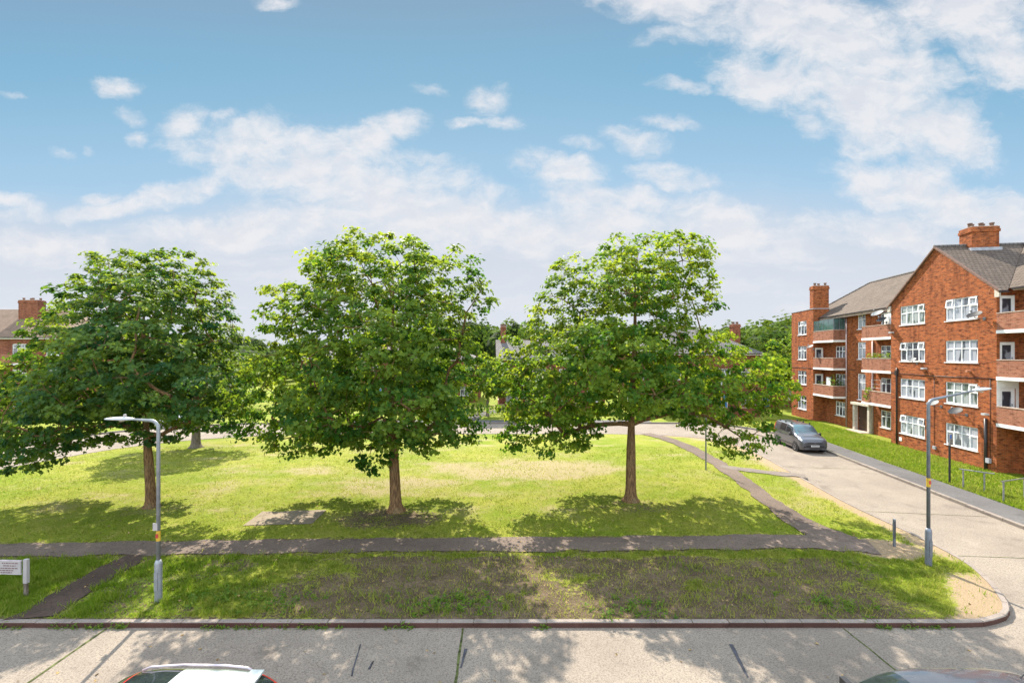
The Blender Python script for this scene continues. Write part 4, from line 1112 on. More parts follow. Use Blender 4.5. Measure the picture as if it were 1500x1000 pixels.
# pipes and cables fixed to the block
def pipe(pts, r, mat, name='downpipe'):
    p = MB(); p.tube(pts, r, 8); return p.build(name, mat, BLK, smooth=True)
pipe([(K-.06, B1-.16, 0), (K-.06, B1-.16, EZ-.12)], .055, M['mauve_pipe'])
pipe([(K-.06, S(39.55), 0), (K-.06, S(39.55), 7.9)], .07, M['mauve_pipe'])
pipe([(-.06, S(34.78), .0), (-.06, S(34.78), 5.2), (-.05, S(34.78), 5.75)], .055, M['dark_pipe'])
hp = MB(); hp.box(-.14, -.004, S(34.78)-.11, S(34.78)+.11, 5.2, 5.55); hp.build('hopper', M['dark_pipe'], BLK)
pipe([(-.08, S(27.12), .0), (-.08, S(27.12), 3.0)], .075, M['dark_pipe'])
pipe([(-.02, G0+.1, 5.34), (-.02, GC, 5.30), (-.02, G1-.1, 5.34)], .018, M['black'], 'cable')
pipe([(-.018, S(31.15), .5), (-.018, S(31.15), 5.2)], .012, M['black'], 'cable')
pipe([(-.015, S(26.9), .6), (-.015, S(26.9), 5.3)], .012, M['black'], 'cable')
pipe([(-.02, W0+.1, 5.34), (-.02, W1-.1, 5.34)], .018, M['black'], 'cable'); pipe([(K-.02, S(42.1), 5.36), (K-.02, B1-.25, 5.36)], .018, M['black'], 'cable')
vt = MB(); vt.box(-.09, -.003, S(31.1)-.12, S(31.1)+.12, .42, .62); vt.build('vent_box', M['lead'], BLK)
vt = MB(); vt.box(-.14, -.003, S(26.95)-.12, S(26.95)+.12, .45, .72); vt.build('vent_box', M['lead'], BLK)
vt = MB(); vt.box(-.02, -.003, S(34.45)-.14, S(34.45)+.14, .35, .62); vt.build('meter_cover', M['white'], BLK)
vt = MB(); vt.lathe([(.01, -.22), (.075, -.22), (.085, 0)], 12, axis='x', c=(0, S(28.3), 5.72)); vt.build('flue', M['terracotta'], BLK)

# satellite dishes
def Wp(k, y, z):         # block coordinates -> world
    th = -math.atan(.147); return (23.77+k*math.cos(th)-y*math.sin(th), k*math.sin(th)+y*math.cos(th), z)
def dish(y, z, r, mat, label, tilt=20, arm=.38, k=0.0, az=-70):
    loc = Wp(k, y, z)
    o = thing('satellite_dish', label, 'satellite dish', loc, -math.atan(.147), 'satellite dishes on the brick block')
    m = MB(); m.tube([(0.0, 0, 0), (-arm, 0, .02), (-arm, 0, .18)], .022, 8); m.box(-.02, -.001, -.09, .09, -.09, .09); m.build('mount', M['galv_dark'], o)
    d = MB(); prof = [(.005, 0.0)]+[(r*t, .22*r*t*t) for t in (.3, .55, .8, 1.0)]
    d.lathe(prof, 24); b = len(prof); d.lathe([(a, h-.012) for a, h in prof], 24)
    rot = Matrix.Rotation(R(az), 4, 'Z') @ Matrix.Rotation(R(90-tilt), 4, 'X')
    off = Matrix.Translation((-arm, 0, .2))
    dd = d.build('reflector', mat, o, smooth=True); dd.matrix_local = off @ rot
    a = MB(); a.tube([(0, -r*.9, .2*r), (0, -r*.35, r*.95)], .012, 6); a.box(-.035, .035, -r*.35-.04, -r*.35+.04, r*.9, r*1.12)
    aa = a.build('receiver_arm', M['galv_dark'], o); aa.matrix_local = off @ rot
    return o
dish(S(27.3), 8.85, .36, M['dish_dark'], 'dark satellite dish under the eaves at the right edge of the gable', 58, .5)
dish(S(32.75), 6.15, .24, M['dish'], 'small pale satellite dish below the left second floor gable window', 58, .3)
dish(S(30.55), 3.32, .33, M['dish'], 'light grey satellite dish on the gable wall behind the right lamp post', 58, .5)
dish(S(28.55), 3.02, .36, M['dish_dark'], 'charcoal satellite dish beside the dark pipe, above the lowest gable window', 58, .6)
dish(S(36.0), 9.22, .34, M['dish_dark'], 'dark satellite dish on the top balcony left of the gable', 58, .35)
dish(S(36.6), 9.75, .42, M['dish'], 'pale satellite dish standing above the top balcony left of the gable', 58, .3)
dish(S(47.3), 7.35, .3, M['dish'], 'grey satellite dish in the corner of the balcony next to the far wing', 58, .3)
# floodlights on the wall
def flood(y, z, label):
    o = thing('wall_lamp', label, 'wall lamp', Wp(0, y, z), -math.atan(.147), 'small lamps on the gable wall')
    m = MB(); m.tube([(-.001, 0, -.05), (-.15, 0, .02)], .02, 6); m.build('bracket', M['galv_dark'], o)
    h = MB(); h.box(-.36, -.12, -.13, .13, .02, .12); h.build('head', M['lamp_white'], o)
flood(S(35.1), 8.35, 'small white lamp at the left edge of the gable above the second row of windows')
flood(S(31.75), 5.72, 'small white lamp in the middle of the gable above the cable')
flood(S(26.95), 3.2, 'small white lamp at the top of the dark pipe right of the gable')

# things on the balconies
def bush(name, label, y0, y1, z, h, k0=.16, k1=.45, n=420, size=.12, mat='leafB', group='plants on the balconies'):
    rng = np.random.default_rng(int(y0*100+z*10))
    o = thing(name, label, 'plant', Wp((k0+k1)/2, (y0+y1)/2, z), -math.atan(.147), group)
    L = (y1-y0)/2; W = (k1-k0)/2
    b = MB(); b.box(-W, W, -L, L, .0, .22); b.build('planter', M['terracotta'], o)
    P = np.stack([rng.uniform(-W, W, n)*1.3, rng.uniform(-L, L, n), .2+rng.uniform(0, 1, n)**.7*h*(.7+.3*np.sin(np.arange(n)))], 1)
    leaf_cloud('foliage', P, np.stack([rng.normal(size=n)*.7-.5, rng.normal(size=n)*.7, np.ones(n)], 1), size*rng.uniform(.6, 1.3, n), np.clip(rng.normal(size=n)*.25+.5, 0, 1), M[mat], o, rng)
    return o
bush('balcony_plant', 'clipped green hedge along the second floor balcony next to the gable', G1+.1, B2-.3, FL[2]+.115, 1.25, n=1100)
bush('balcony_plant', 'bright green plant hanging over the first floor balcony next to the gable', S(38.1), S(38.75), FL[1]+.115, 1.15, -.05, .3, 160, .16, 'leafB')
bush('balcony_plant', 'tall grey green plants at the corner of the first floor balcony near the far wing', S(43.75), S(44.6), FL[1]+.115, 1.9, .2, .9, 420, .13, 'leafC')
bush('balcony_plant', 'low flowering plants along the first floor balcony near the far wing', S(45.0), S(47.1), FL[1]+.115, 1.12, .12, .34, 300, .09, 'leafB')
bush('balcony_plant', 'leafy plant behind the green glass screen of the top balcony', S(44.3), S(46.2), FL[3]+.115, 1.55, .2, .6, 420, .13, 'leafB')
gs = thing('balcony_screen', 'green tinted glass windbreak screen around the top balcony near the far wing', 'screen', Wp(0, B1, FL[3]+1.11), -math.atan(.147))
g1 = MB(); g1.box(.04, .055, .06, W0-B1-.05, 0, 1.0); g1.box(.055, K-.1, .04, .055, 0, 1.0); g1.build('glass', M['glassgreen'], gs)
g2 = MB()
for yy in (.05, 1.0, 1.95, 2.9, W0-B1-.06): g2.box(.03, .07, yy-.02, yy+.02, 0, 1.04)
for kk in (.55, K-.12): g2.box(kk-.02, kk+.02, .03, .07, 0, 1.04)
g2.build('frame', M['galv_dark'], gs)
wpn = thing('windbreak', 'white windbreak panel standing on the first floor balcony near the far wing', 'windbreak', Wp(.3, S(45.0), FL[1]+.115), -math.atan(.147))
p = MB(); p.box(-.02, .02, -.4, .4, .05, 1.75); p.build('board', M['white'], wpn); p = MB(); p.box(-.04, .04, -.45, -.4, 0, 1.8); p.box(-.04, .04, .4, .45, 0, 1.8); p.build('frame', M['galv_dark'], wpn)
wpn2 = thing('storage_cupboard', 'white shed-like cupboard standing on the top balcony next to the gable', 'cupboard', Wp(.5, S(36.2), FL[3]+.115), -math.atan(.147))
p = MB(); p.box(-.3, .3, -.45, .45, .0, 1.9); p.build('cabinet', M['white'], wpn2); p = MB(); p.box(-.34, .34, -.49, .49, 1.9, 1.95); p.build('lid', M['galv_dark'], wpn2)
dr = thing('clothes_airer', 'thin white clothes airer poles on the first floor balcony next to the gable', 'clothes airer', Wp(.4, S(38.0), FL[1]+.115), -math.atan(.147))
p = MB()
for yy in (-.6, .6): p.tube([(0, yy, 0), (0, yy, 1.9)], .015, 6)
p.build('post', M['white'], dr); p = MB()
for zz in (1.2, 1.5, 1.85): p.tube([(0, -.6, zz), (0, .6, zz)], .010, 6)
p.build('line', M['white'], dr)

# ------------------------------------------------------------------ blocks in the distance
def far_block(name, label, x0, x1, y0, y1, storeys, st, ez, rz, rotz, roofmat, nwin, chim, hip=True, gable_left=False, doors=None, balc=(), group='brick houses beyond the far road'):
    cx, cy = (x0+x1)/2, y0
    o = thing(name, label, 'building', (cx, cy, 0), rotz, group)
    a, b = x0-cx, x1-cx; D = y1-y0
    w = MB(); holes = []
    step = (b-a)/nwin
    for r in range(storeys):
        for k in range(nwin):
            c = a+step*(k+.5); z = st*r+.95
            if r == 0 and doors and k in doors: continue
            holes.append((c-.8, c+.8, z, z+1.3))
    dh = [(a+step*(k+.5)-.5, a+step*(k+.5)+.5, .02, 2.1) for k in (doors or ())]
    wall(w, (0, 0), Ux, (0, -1), a, b, 0, ez, holes+dh); wall(w, (a, 0), Uy, (-1, 0), 0, D, 0, ez, [(D/2-.7, D/2+.7, st*r+.95, st*r+2.2) for r in range(storeys)])
    wall(w, (b, 0), Uy, (1, 0), 0, D, 0, ez); wall(w, (0, D), Ux, (0, 1), a, b, 0, ez)
    if gable_left: w.poly([(a, D, ez), (a, 0, ez), (a, D/2, rz-.05)])
    w.build('wall', M['brick_far'], o)
    for i, h in enumerate(holes): window(o, (0, 0), Ux, (0, -1), h, 3, 'pane_dark' if i % 3 else 'pane', .68, th=.07, plain=True)
    for r in range(storeys): window(o, (a, 0), Uy, (-1, 0), (D/2-.7, D/2+.7, st*r+.95, st*r+2.2), 2, 'pane_dark', .68, th=.07, plain=True)
    for h in dh: door(o, (0, 0), Ux, (0, -1), h, M['door_blue'], glazed=False)
    ov = .35; z0 = ez-.04; hp = D/2+ov if hip else 0
    hl = 0 if gable_left else hp
    r = MB(); L = math.hypot(D/2+ov, rz-z0)
    r.poly([(a-ov, -ov, z0), (b+ov, -ov, z0), (b+ov-hp, D/2, rz), (a-ov+hl, D/2, rz)], [(a, 0), (b, 0), (b-hp, L), (a+hl, L)])
    r.poly([(b+ov, D+ov, z0), (a-ov, D+ov, z0), (a-ov+hl, D/2, rz), (b+ov-hp, D/2, rz)], [(b, 0), (a, 0), (a+hl, L), (b-hp, L)])
    if hip:
        r.poly([(b+ov, -ov, z0), (b+ov, D+ov, z0), (b+ov-hp, D/2, rz)], [(0, 0), (D, 0), (D/2, L)])
        if not gable_left: r.poly([(a-ov, D+ov, z0), (a-ov, -ov, z0), (a-ov+hl, D/2, rz)], [(0, 0), (D, 0), (D/2, L)])
    rf = r.build('roof', roofmat, o)
    g = MB(); g.box(a-ov, b+ov, -ov-.1, -ov+.02, z0-.1, z0-.01); g.build('gutter', M['dark_pipe'], rf)
    s = MB(); s.box(a-ov, b+ov, -ov+.03, -.003, z0-.22, z0-.11); s.build('fascia', M['white_wall'], rf)
    for (c0, c1, d0, d1, top) in chim: chimney(c0-cx, c1-cx, d0, d1, rz-2.2, top, 4, M['brick_far'], rf)
    for (b0, b1, fl) in balc:
        p = MB(); p.box(b0-cx, b1-cx, -1.0, -.9, fl+.1, fl+1.1); p.box(b0-cx, b0-cx+.1, -.9, -.003, fl+.1, fl+1.1); p.box(b1-cx-.1, b1-cx, -.9, -.003, fl+.1, fl+1.1)
        bb = p.build('balcony', M['brick_pink'], o); s = MB(); s.box(b0-cx-.02, b1-cx+.02, -1.03, -.003, fl-.1, fl+.1); s.build('slab', M['white_wall'], bb)
    return o
far_block('apartment_building', 'red brick apartment block with brown hipped roof and wide chimney at the far left', -76, -49.5, 52, 62, 3, 2.85, 8.75, 12.3, 0, M['tile_brown'], 7, [(GX(27, 55), GX(55, 55), 3.0, 4.0, 13.2)], balc=[(-60.0, -53.2, 5.7), (-60.0, -53.2, 2.85), (-74, -64, 5.7)])
far_block('brick_house', 'long brick house with grey hipped roof and end chimney behind the right lawn tree', 14.6, 28.9, 54, 63.5, 2, 2.9, 6.95, 9.9, 0, M['tile_grey'], 5, [(GX(1069, 58), GX(1080, 58), 3.2, 4.0, 10.5)], doors=(1, 3))
far_block('brick_house', 'gabled brick house with tall thin chimney between the middle and right lawn trees', -1.6, 11.5, 57, 65, 2, 2.75, 6.35, 8.7, .05, M['tile_grey'], 4, [(-1.3, -.65, 3.2, 4.0, 10.4)], gable_left=True, doors=(2,))
far_block('brick_house', 'low grey roofed brick terrace half hidden behind the middle lawn tree', -30, -5.0, 66, 75, 2, 2.75, 6.2, 8.0, 0, M['tile_grey'], 8, [(-20, -18.9, 3.6, 4.6, 9.6)], doors=(1, 3, 5))
far_block('brick_house', 'small brick house with a dark doorway left of the apartment block', 31.0, 42, 60, 67, 1, 2.7, 3.1, 5.2, 0, M['tile_grey'], 3, [], doors=(0,))

# ------------------------------------------------------------------ street furniture
def lamp_post(name, label, loc, h, arm, ang, lant, base_h, base_r, top_r, mat, sticker_z, plate=None, rise=.1):
    o = thing(name, label, 'street lamp', (loc[0], loc[1], 0), 0, 'street lamps')
    b = MB(); b.lathe([(base_r*1.02, -.05), (base_r, .0), (base_r, base_h-.06), (base_r*.96, base_h-.03), (top_r*1.15, base_h+.05), (.01, base_h+.05)], 18); bo = b.build('base', mat, o, smooth=True)
    dd = MB(); dd.box(-base_r*.5, base_r*.5, -base_r-.012, -base_r*.82, .32, .82); dd.build('access_door', mat, bo)
    c, s = math.cos(ang), math.sin(ang)
    p = MB(); pts = [(0, 0, base_h), (0, 0, h-.28)]; rr = [top_r, top_r*.9]
    for k in range(1, 7):
        a = k/6*math.pi/2; pts.append((c*.22*(1-math.cos(a)), s*.22*(1-math.cos(a)), h-.28+.22*math.sin(a))); rr.append(top_r*.88)
    pts.append((c*arm, s*arm, h-.06+rise)); rr.append(top_r*.55)
    p.tube(pts, rr, 12); p.build('pole', mat, o, smooth=True)
    # lantern: a flat tapering shell
    l = MB(); L = lant; W = .13; z = h-.06+rise
    secs = [(0, .03, .035), (.12, .07, .055), (.35, 1.0*W, .075), (.7, W*.95, .06), (.92, W*.6, .035), (1.0, .02, .012)]
    n = 12
    for t, w_, hh in secs:
        for k in range(n):
            a = 2*math.pi*k/n; yy = w_*math.cos(a); zz = hh*math.sin(a)*(1.0 if math.sin(a) > 0 else .45)
            x = arm-.05+t*L; l.v.append((c*x-s*yy, s*x+c*yy, z+zz+rise*.25*t))
    for i in range(len(secs)-1):
        for k in range(n): l.f.append([i*n+k, i*n+(k+1) % n, (i+1)*n+(k+1) % n, (i+1)*n+k])
    l.f.append(list(range(n))[::-1]); l.f.append([(len(secs)-1)*n+k for k in range(n)])
    lo = l.build('lantern', M['lamp_white'], o, smooth=True)
    x = arm-.05+.32*L; ph = MB(); ph.lathe([(.035, z+.05), (.035, z+.13), (.02, z+.145), (.002, z+.147)], 10, c=(c*x, s*x, 0)); ph.build('photocell', M['sign_white'], lo)
    x0 = arm-.05+.30*L; le = MB()
    le.lathe([(.005, z-.062), (.05, z-.058), (.07, z-.03)], 10, c=(c*(x0+.1), s*(x0+.1), 0)); le.build('lens', M['lens'], lo)
    st = MB(); st.lathe([(top_r+.004, sticker_z-.14), (top_r+.004, sticker_z+.14)], 14); so_ = st.build('warning_label', M['yellow'], o)
    rd = MB(); rd.box(-.035, .035, -top_r-.009, -top_r-.005, sticker_z-.05, sticker_z+.06); rd.build('warning_mark', M['red'], so_)
    if plate:
        pl = MB(); pl.box(-.10, .02, -top_r-.02, -top_r-.004, plate-.1, plate+.1); pl.build('number_plate', M['sign_white'], o)
    return o
lx, ly = G(232, 880)
lamp_post('street_lamp', 'pale grey street lamp with arm to the left beside the soil path', (lx, ly), 4.98, .70, math.pi, .82, 1.08, .090, .050, M['galv'], GZ(784, ly), GZ(770, ly), .03)
lx2, ly2 = G(1360, 828)
lamp_post('street_lamp', 'dark grey street lamp with long arm to the right on the gravel corner', (lx2, ly2), 5.36, 1.55, .06, .62, 1.15, .090, .052, M['galv_dark'], GZ(706, ly2), None, .26)
lamp_post('street_lamp', 'distant slim pale street lamp standing on the far verge', (GX(1057, 47.5), 47.5), 5.0, .7, 2.6, .8, 1.1, .10, .07, M['lamp_white'], 2.2, None, .05)
px, py = G(1034, 688)
po = thing('metal_pole', 'bare slim grey metal pole standing in the lawn beside the diagonal footpath', 'pole', (px, py, 0))
b = MB(); b.tube([(0, 0, -.05), (0, 0, 3.2)], .042, 10); b.build('post', M['galv_dark'], po); b = MB(); b.lathe([(.048, 3.2), (.048, 3.23), (.01, 3.245)], 10); b.build('cap', M['black'], po)
px, py = G(1310, 800)
po = thing('marker_post', 'short dark slotted post standing in the grass near the gravel corner', 'post', (px, py, 0))
b = MB(); b.box(-.032, .032, -.03, .03, -.05, .94); b.box(-.045, .045, -.022, .022, .62, .80); b.build('post', M['galv_dark'], po); b = MB(); b.box(-.036, .036, -.034, .034, .94, .97); b.build('cap', M['galv'], po)
b = MB(); b.box(-.02, .02, -.034, -.031, .3, .9); b.build('slot', M['black'], po)

# parking sign on the black post
px, py = G(1391, 708)
sp = thing('parking_sign', 'white sign plate with blue emblem on a black post at the pavement edge', 'sign', (px, py, 0), R(28))
b = MB(); b.tube([(0, 0, -.05), (0, 0, 2.58)], .045, 10); b.build('post', M['black'], sp)
b = MB(); b.box(-.22, .20, -.075, -.055, 2.02, 2.60); pl = b.build('plate', M['sign_white'], sp)
b = MB(); b.box(-.19, .02, -.080, -.0765, 2.36, 2.57); b.build('emblem', M['blue_sign'], pl)
b = MB()
for z, w in ((2.29, .3), (2.22, .34), (2.15, .26), (2.09, .3)): b.box(-.17, -.17+w, -.080, -.0765, z-.012, z+.012)
b.build('lettering', M['ink_dark'], pl)

# the notice board at the left edge
px, py = G(37, 872)
nb = thing('notice_sign', 'low white notice sign on two short posts beside the footpath', 'sign', (px, py, 0), R(-3))
for dx, ww in ((0.03, .055), (-1.62, .05)):
    b = MB(); b.box(dx-ww, dx+ww, -.04, .04, .36, 1.02); o = b.build('post', M['sign_white'], nb)
    b = MB(); b.box(dx-ww*.8, dx+ww*.5, -.035, .035, -.1, .36); b.build('stump', M['bark_grey'], o)
b = MB(); b.box(-1.72, -.055, -.075, -.045, .64, .99); bo = b.build('board', M['sign_white'], nb)
b = MB(); b.box(-1.74, -.045, -.08, -.04, .62, .64); b.box(-1.74, -.045, -.08, -.04, .99, 1.01); b.build('frame', M['pink_metal'], bo)
b = MB()
rr = random.Random(4)
for z, u0, u1 in ((.93, -.60, -.12), (.86, -.56, -.20), (.79, -.70, -.12), (.73, -.9, -.25), (.67, -.8, -.3), (.93, -1.5, -.95), (.84, -1.6, -.95), (.76, -1.6, -1.05), (.67, -1.55, -1.0)):
    u = u0
    while u < u1:
        w = rr.uniform(.03, .09); b.box(u, min(u+w, u1), -.0785, -.0755, z-.013, z+.013); u += w+.02
b.build('lettering', M['sign_ink'], bo)
b = MB(); b.poly([(-.74, -.0785, .85), (-.66, -.0785, .85), (-.70, -.0785, .93)]); b.poly([(-.74, -.0755, .85), (-.70, -.0755, .93), (-.66, -.0755, .85)]); b.build('emblem', M['red'], bo)

# hand rails by the block
def handrail(label, a, b, extra=0.0):
    (ax, ay), (bx, by) = a, b
    o = thing('hand_rail', label, 'railing', (ax, ay, 0), 0, 'hand rails at the pavement edge')
    dx, dy = bx-ax, by-ay; L = math.hypot(dx, dy); ux, uy = dx/L, dy/L
    for t in (0, L):
        p = MB(); p.tube([(ux*t, uy*t, -.05), (ux*t, uy*t, .93)], .033, 8); p.build('post', M['rail'], o)
    p = MB(); p.tube([(-ux*.15, -uy*.15, .95), (ux*(L+extra), uy*(L+extra), .95)], .03, 8); p.build('rail', M['rail'], o)
    return o
handrail('grey tubular hand rail on the grass just right of the black sign post', G(1411, 715), G(1442, 720), .35)
handrail('grey tubular hand rail on the grass at the right edge beyond the first rail', G(1470, 735), (G(1470, 735)[0]+1.5, G(1470, 735)[1]+.5), .3)

# pale garden rail beside the far path
fr = thing('garden_fence', 'pale low railing fence beside the sloping far path between the lawn trees', 'fence', (GX(690, 50), 50.0, 0), R(50))
p = MB()
for k in range(12): p.box(k*.5-.03, k*.5+.03, -.03, .03, -.02, 1.0)
p.build('post', M['stone'], fr); p = MB(); p.box(-.1, 5.6, -.02, .02, .92, 1.0); p.box(-.1, 5.6, -.02, .02, .4, .46); p.build('rail', M['stone'], fr)
strip('far_path', [(GX(690, 47.8), 47.8), (GX(700, 52), 52), (GX(735, 57), 57)], [1.6, 1.4], .016, M['pavement'], 12, .05)
gw = thing('garden_wall', 'low red brick garden wall in front of the grey roofed far house', 'wall', (GX(1072, 50.5), 50.5, 0))
p = MB(); p.box(-2.4, 3.0, -.12, .12, -.05, .95); p.build('brickwork', M['brick_far'], gw); p = MB(); p.box(-2.45, 3.05, -.16, .16, .95, 1.03); p.build('coping', M['coping'], gw)

# ------------------------------------------------------------------ vehicles
def pchip(xs, ys, x):
    xs = np.array(xs, float); ys = np.array(ys, float); h = np.diff(xs); dl = np.diff(ys)/h
    m = np.zeros(len(xs)); m[0] = dl[0]; m[-1] = dl[-1]
    for i in range(1, len(xs)-1):
        if dl[i-1]*dl[i] > 0:
            w1 = 2*h[i]+h[i-1]; w2 = h[i]+2*h[i-1]; m[i] = (w1+w2)/(w1/dl[i-1]+w2/dl[i])
    i = np.clip(np.searchsorted(xs, x)-1, 0, len(h)-1); t = (x-xs[i])/h[i]
    return (2*t**3-3*t**2+1)*ys[i]+(t**3-2*t**2+t)*h[i]*m[i]+(-2*t**3+3*t**2)*ys[i+1]+(t**3-t**2)*h[i]*m[i+1]
def vehicle(name, label, loc, rz, stations, regions, body_mat, wheel_x, wheel_r, extras=None, group=None, track=.80):
    """stations run front (x=0) to rear; regions: (part, x0,x1,b0,b1,material,sides) cut out of the body skin"""
    root = thing(name, label, 'van' if 'van' in name else 'car', loc, rz, group)
    ST = np.array(stations, float); xs = ST[:, 0]; Lc = xs[-1]
    ax = sorted({round(v, 4) for v in list(np.arange(0, Lc, .06))+[Lc]+list(xs)+[r[1] for r in regions]+[r[2] for r in regions]})
    bs = sorted({round(v, 4) for v in list(np.arange(0, 5.01, .2))+[r[3] for r in regions]+[r[4] for r in regions]})
    ax = [a for i, a in enumerate(ax) if i == 0 or a-ax[i-1] > .004]; ax = np.array(ax); bs = np.array(bs)
    col = {k: pchip(xs, ST[:, k], ax) for k in range(1, 10)}   # zs wb zm wm zb w2 ze w3 zt
    grid = np.zeros((len(ax), len(bs), 2))
    for i in range(len(ax)):
        y = [col[2][i], col[4][i], col[6][i], col[8][i], col[8][i]*.55, 0]
        z = [col[1][i], col[3][i], col[5][i], col[7][i], col[7][i]+(col[9][i]-col[7][i])*.78, col[9][i]]
        grid[i, :, 0] = pchip(range(6), y, bs); grid[i, :, 1] = pchip(range(6), z, bs)
    def cell(a, b):
        for ri, r in enumerate(regions):
            if r[1]-1e-6 <= a <= r[2]+1e-6 and r[3]-1e-6 <= b <= r[4]+1e-6: return ri
        return -1
    faces = {}
    for i in range(len(ax)-1):
        for j in range(len(bs)-1):
            c = cell((ax[i]+ax[i+1])/2, (bs[j]+bs[j+1])/2)
            for sg in (1, -1):
                key = (c, sg if c >= 0 and regions[c][6] else 0)
                q = [(ax[i], sg*grid[i, j, 0], grid[i, j, 1]), (ax[i+1], sg*grid[i+1, j, 0], grid[i+1, j, 1]), (ax[i+1], sg*grid[i+1, j+1, 0], grid[i+1, j+1, 1]), (ax[i], sg*grid[i, j+1, 0], grid[i, j+1, 1])]
                if sg > 0: q = q[::-1]
                faces.setdefault(key, []).append(q)
    for key, qs in faces.items():
        vmap = {}; mb = MB()
        for q in qs:
            ids = []
            for p in q:
                kk = tuple(round(v, 4) for v in p)
                if kk not in vmap: vmap[kk] = len(mb.v); mb.v.append((p[0]-Lc/2, p[1], p[2]))
                if vmap[kk] not in ids: ids.append(vmap[kk])
            if len(ids) > 2: mb.f.append(ids)
        if key[0] < 0:
            for i, s in ((0, 1), (len(ax)-1, -1)):
                ring = [(ax[i]-Lc/2, grid[i, j, 0], grid[i, j, 1]) for j in range(len(bs))]+[(ax[i]-Lc/2, -grid[i, j, 0], grid[i, j, 1]) for j in range(len(bs)-2, -1, -1)]
                mb.poly(ring if s < 0 else ring[::-1])
            und = MB(); und.box(-Lc/2+.25, Lc/2-.2, -.72, .72, .20, .5); 
            mb.build('body', body_mat, root, smooth=True); und.build('underbody', M['black'], root)
        else: mb.build(regions[key[0]][0], regions[key[0]][5], root, smooth=True)
    wmid = float(np.max(ST[:, 4]))
    for wx in wheel_x:
        for sg in (1, -1):
            x = wx-Lc/2
            ar = MB(); ar.lathe([(wheel_r+.075, sg*(wmid-.12)), (wheel_r+.075, sg*(wmid+.004)), (.01, sg*(wmid+.004))], 28, axis='y', c=(x, 0, wheel_r)); ar.build('wheel_arch', M['black'], root)
            t = MB(); y0 = wmid-.16; y1 = wmid+.018
            t.lathe([(wheel_r*.62, sg*y1), (wheel_r*.80, sg*(y1+.006)), (wheel_r*.95, sg*(y1-.01)), (wheel_r, sg*(y1-.05)), (wheel_r, sg*y0), (wheel_r*.6, sg*y0)], 28, axis='y', c=(x, 0, wheel_r))
            to = t.build('wheel', M['tyre'], root, smooth=True)
            rm_ = MB(); rm_.lathe([(wheel_r*.63, sg*(y1-.004)), (wheel_r*.56, sg*(y1-.02)), (wheel_r*.5, sg*(y1-.055)), (.05, sg*(y1-.05)), (.05, sg*(y1-.015)), (.004, sg*(y1-.012))], 24, axis='y', c=(x, 0, wheel_r))
            for k in range(5):
                a = k*2*math.pi/5; ca, sa = math.cos(a), math.sin(a)
                q = [(x+ca*.05-sa*.03, sg*(y1-.02), wheel_r+sa*.05+ca*.03), (x+ca*.05+sa*.03, sg*(y1-.02), wheel_r+sa*.05-ca*.03), (x+ca*wheel_r*.58+sa*.025, sg*(y1-.01), wheel_r+sa*wheel_r*.58-ca*.025), (x+ca*wheel_r*.58-sa*.025, sg*(y1-.01), wheel_r+sa*wheel_r*.58+ca*.025)]
                rm_.poly(q)
            rm_.build('rim', M['rim'], to)
    return root, Lc, wmid

VAN_ST = [(0.00, .34, .60, .50, .68, .70, .66, .76, .58, .79), (.10, .24, .76, .5, .84, .86, .80, .92, .70, .95), (.45, .22, .84, .55, .90, .98, .86, 1.05, .74, 1.09), (1.0, .22, .86, .6, .91, 1.07, .87, 1.16, .76, 1.21),
    (1.75, .22, .86, .6, .915, 1.12, .88, 1.70, .68, 1.79), (2.3, .22, .86, .6, .915, 1.12, .88, 1.75, .68, 1.84), (3.6, .22, .86, .6, .915, 1.12, .88, 1.75, .68, 1.84), (4.25, .25, .85, .6, .90, 1.12, .87, 1.71, .67, 1.81), (4.40, .32, .78, .6, .86, 1.1, .84, 1.62, .63, 1.72)]
VAN_RG = [('windscreen', 1.06, 1.70, 3.06, 5.0, M['van_glass'], False), ('side_window', 1.42, 2.28, 2.12, 2.86, M['car_glass'], True), ('side_window', 2.42, 3.3, 2.12, 2.86, M['car_glass'], True), ('headlight', .10, .50, 1.75, 2.5, M['lampglass'], True), ('tail_light', 4.2, 4.38, 1.9, 2.8, M['redlamp'], True)]
vx, vy = 21.22, 34.3
head = math.atan2(.10, 1)
van, VL, VW = vehicle('parked_van', 'metallic grey van parked at the right kerb in front of the apartment block', (vx, vy, -.12), R(90)-.115, VAN_ST, VAN_RG, M['van'], (.86, 3.62), .325)
def vpart(name, mat, parent, *boxes):
    b = MB()
    for bx in boxes: b.box(*bx)
    return b.build(name, mat, parent)
h = VL/2
vpart('grille', M['black'], van, (-h-.022, -h+.05, -.56, .56, .40, .56)); vpart('upper_grille', M['black'], van, (-h-.012, -h+.06, -.46, -.06, .68, .745), (-h-.012, -h+.06, .06, .46, .68, .745))
vpart('bumper', M['van'], van, (-h-.03, -h+.12, -.70, .70, .27, .395)); vpart('lower_intake', M['black'], van, (-h-.036, -h+.0, -.42, .42, .28, .345))
np_ = vpart('number_plate', M['plate'], van, (-h-.045, -h-.023, -.26, .26, .47, .58))
b = MB()
for k in range(7): b.box(-h-.049, -h-.0455, -.22+k*.065, -.18+k*.065, .495, .555)
b.build('plate_characters', M['ink_dark'], np_)
